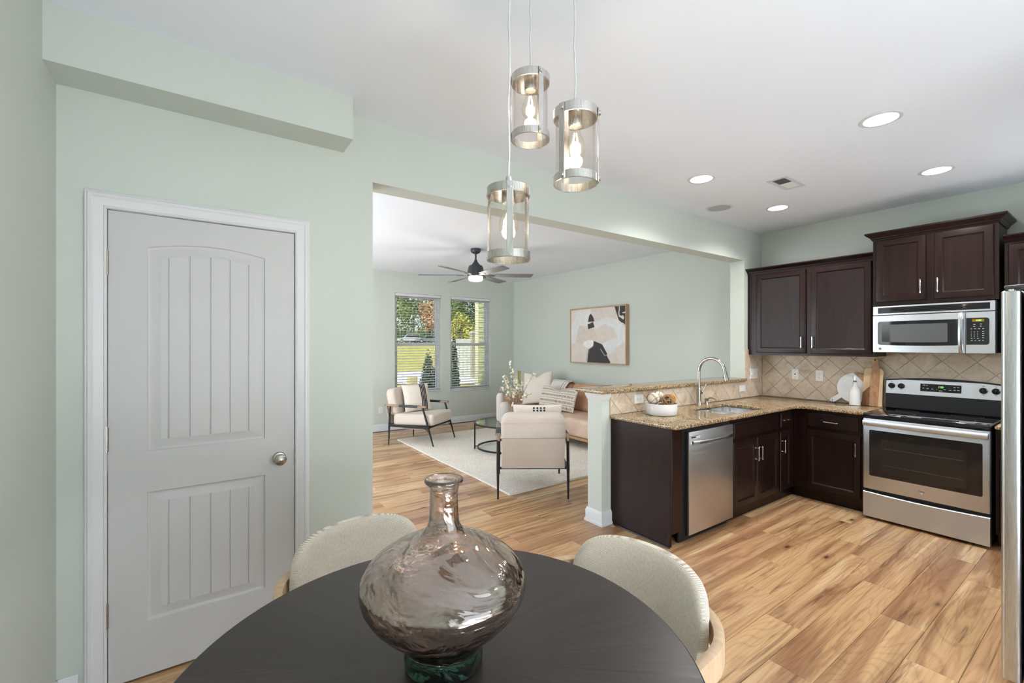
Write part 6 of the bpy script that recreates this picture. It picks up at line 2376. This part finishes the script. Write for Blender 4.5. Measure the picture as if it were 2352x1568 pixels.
# dining chairs: local frame, back towards +y
def dining_chair(label, loc, rz):
    t = thing('dining_chair', label, 'chair', loc, rz, group='ribbed dining chairs')
    P = lambda nm, b, m, par=t, **k: obj(nm, b, m, par, local=True, **k)
    # upholstered barrel back
    NA, rings = 40, []
    NP = 16
    RB, A = 0.345, math.radians(43.5)
    for i in range(NA + 1):
        u = math.sin((-0.5 + i / NA) * PI)
        a = A * u
        cx_, cy_ = RB * math.sin(a), 0.245 - RB + RB * math.cos(a)
        n = Vector((math.sin(a), math.cos(a), 0))
        e = abs(u)
        k_ = max(0.0, 1 - e ** 5) ** 0.45
        top = 0.655 + 0.150 * max(0.12, k_) - 0.022 * e ** 2
        bot = 0.600 - 0.090 * max(0.12, k_)
        th = 0.029 * max(0.25, (1 - e ** 6)) ** 0.5
        cz_, hz = (top + bot) / 2, (top - bot) / 2
        ring = []
        for k in range(NP):
            q = 2 * PI * (k + 0.5) / NP
            sx, sz = math.cos(q), math.sin(q)
            px_ = math.copysign(abs(sx) ** 0.6, sx) * th
            pz_ = math.copysign(abs(sz) ** 0.4, sz) * hz
            lean_ = 0.030 * (cz_ + pz_ - 0.62) / 0.2
            ring.append((cx_ + n.x * (px_ + lean_), cy_ + n.y * (px_ + lean_), cz_ + pz_))
        rings.append(ring)
    P('backrest', B().loft(rings), RIB, angle=70)
    # bent wooden band round the back, becoming the arms
    def band(hw, yb_, r_):
        p_ = [(-hw + 0.004, -0.20)]
        for k in range(13):
            a_ = PI - PI / 2 * k / 12
            p_.append((-hw + r_ + r_ * math.cos(a_), yb_ - r_ + r_ * math.sin(a_)))
        for k in range(13):
            a_ = PI / 2 - PI / 2 * k / 12
            p_.append((hw - r_ + r_ * math.cos(a_), yb_ - r_ + r_ * math.sin(a_)))
        return p_ + [(hw - 0.004, -0.20)]
    pts = band(0.315, 0.287, 0.220)
    inn = band(0.289, 0.261, 0.195)
    lo, hi = 0.622, 0.698
    n_ = len(pts)
    R4 = []
    for i in range(n_):
        o_, q_ = pts[i], inn[i]
        R4.append([(o_[0], o_[1], lo + 0.004), (o_[0], o_[1], hi - 0.006), (o_[0] * 0.99 + q_[0] * 0.01, o_[1] * 0.99 + q_[1] * 0.01, hi - 0.002), ((o_[0] * 2 + q_[0]) / 3, (o_[1] * 2 + q_[1]) / 3, hi),
                   ((o_[0] + q_[0] * 2) / 3, (o_[1] + q_[1] * 2) / 3, hi), (q_[0], q_[1], hi - 0.004), (q_[0], q_[1], lo)])
    P('bent_rail', B().loft(R4), OAK, angle=40)
    sc = B().lathe([(0.0, 0.435), (0.225, 0.435), (0.245, 0.445), (0.250, 0.465), (0.240, 0.485), (0.21, 0.497), (0.0, 0.503)], n=40)
    P('seat', sc, RIB)
    P('seat_ring', B().lathe([(0.0, 0.400), (0.232, 0.400), (0.238, 0.434), (0.0, 0.434)], n=40), OAK)
    for sx in (-1, 1):
        P('leg', B().tube([(sx * 0.225, -0.20, 0.0), (sx * 0.245, -0.20, 0.40), (sx * 0.300, -0.185, 0.628)], [0.013, 0.019, 0.016], 12), OAK)
        P('leg', B().tube([(sx * 0.225, 0.235, 0.0), (sx * 0.205, 0.205, 0.40), (sx * 0.215, 0.235, 0.628)], [0.013, 0.019, 0.016], 12), OAK)
        P('seat_brace', B().cyl((sx * 0.15, -0.12, 0.415), (sx * 0.245, -0.20, 0.415), 0.012, n=10), OAK)
    return t


dcA = dining_chair('cream ribbed barrel chair right of the glass vase', (0.956, 0.920, 0), math.radians(-84))
dup(dcA, (0.505, 1.475, 0), math.radians(8), 'cream ribbed barrel chair behind the vase on the left')
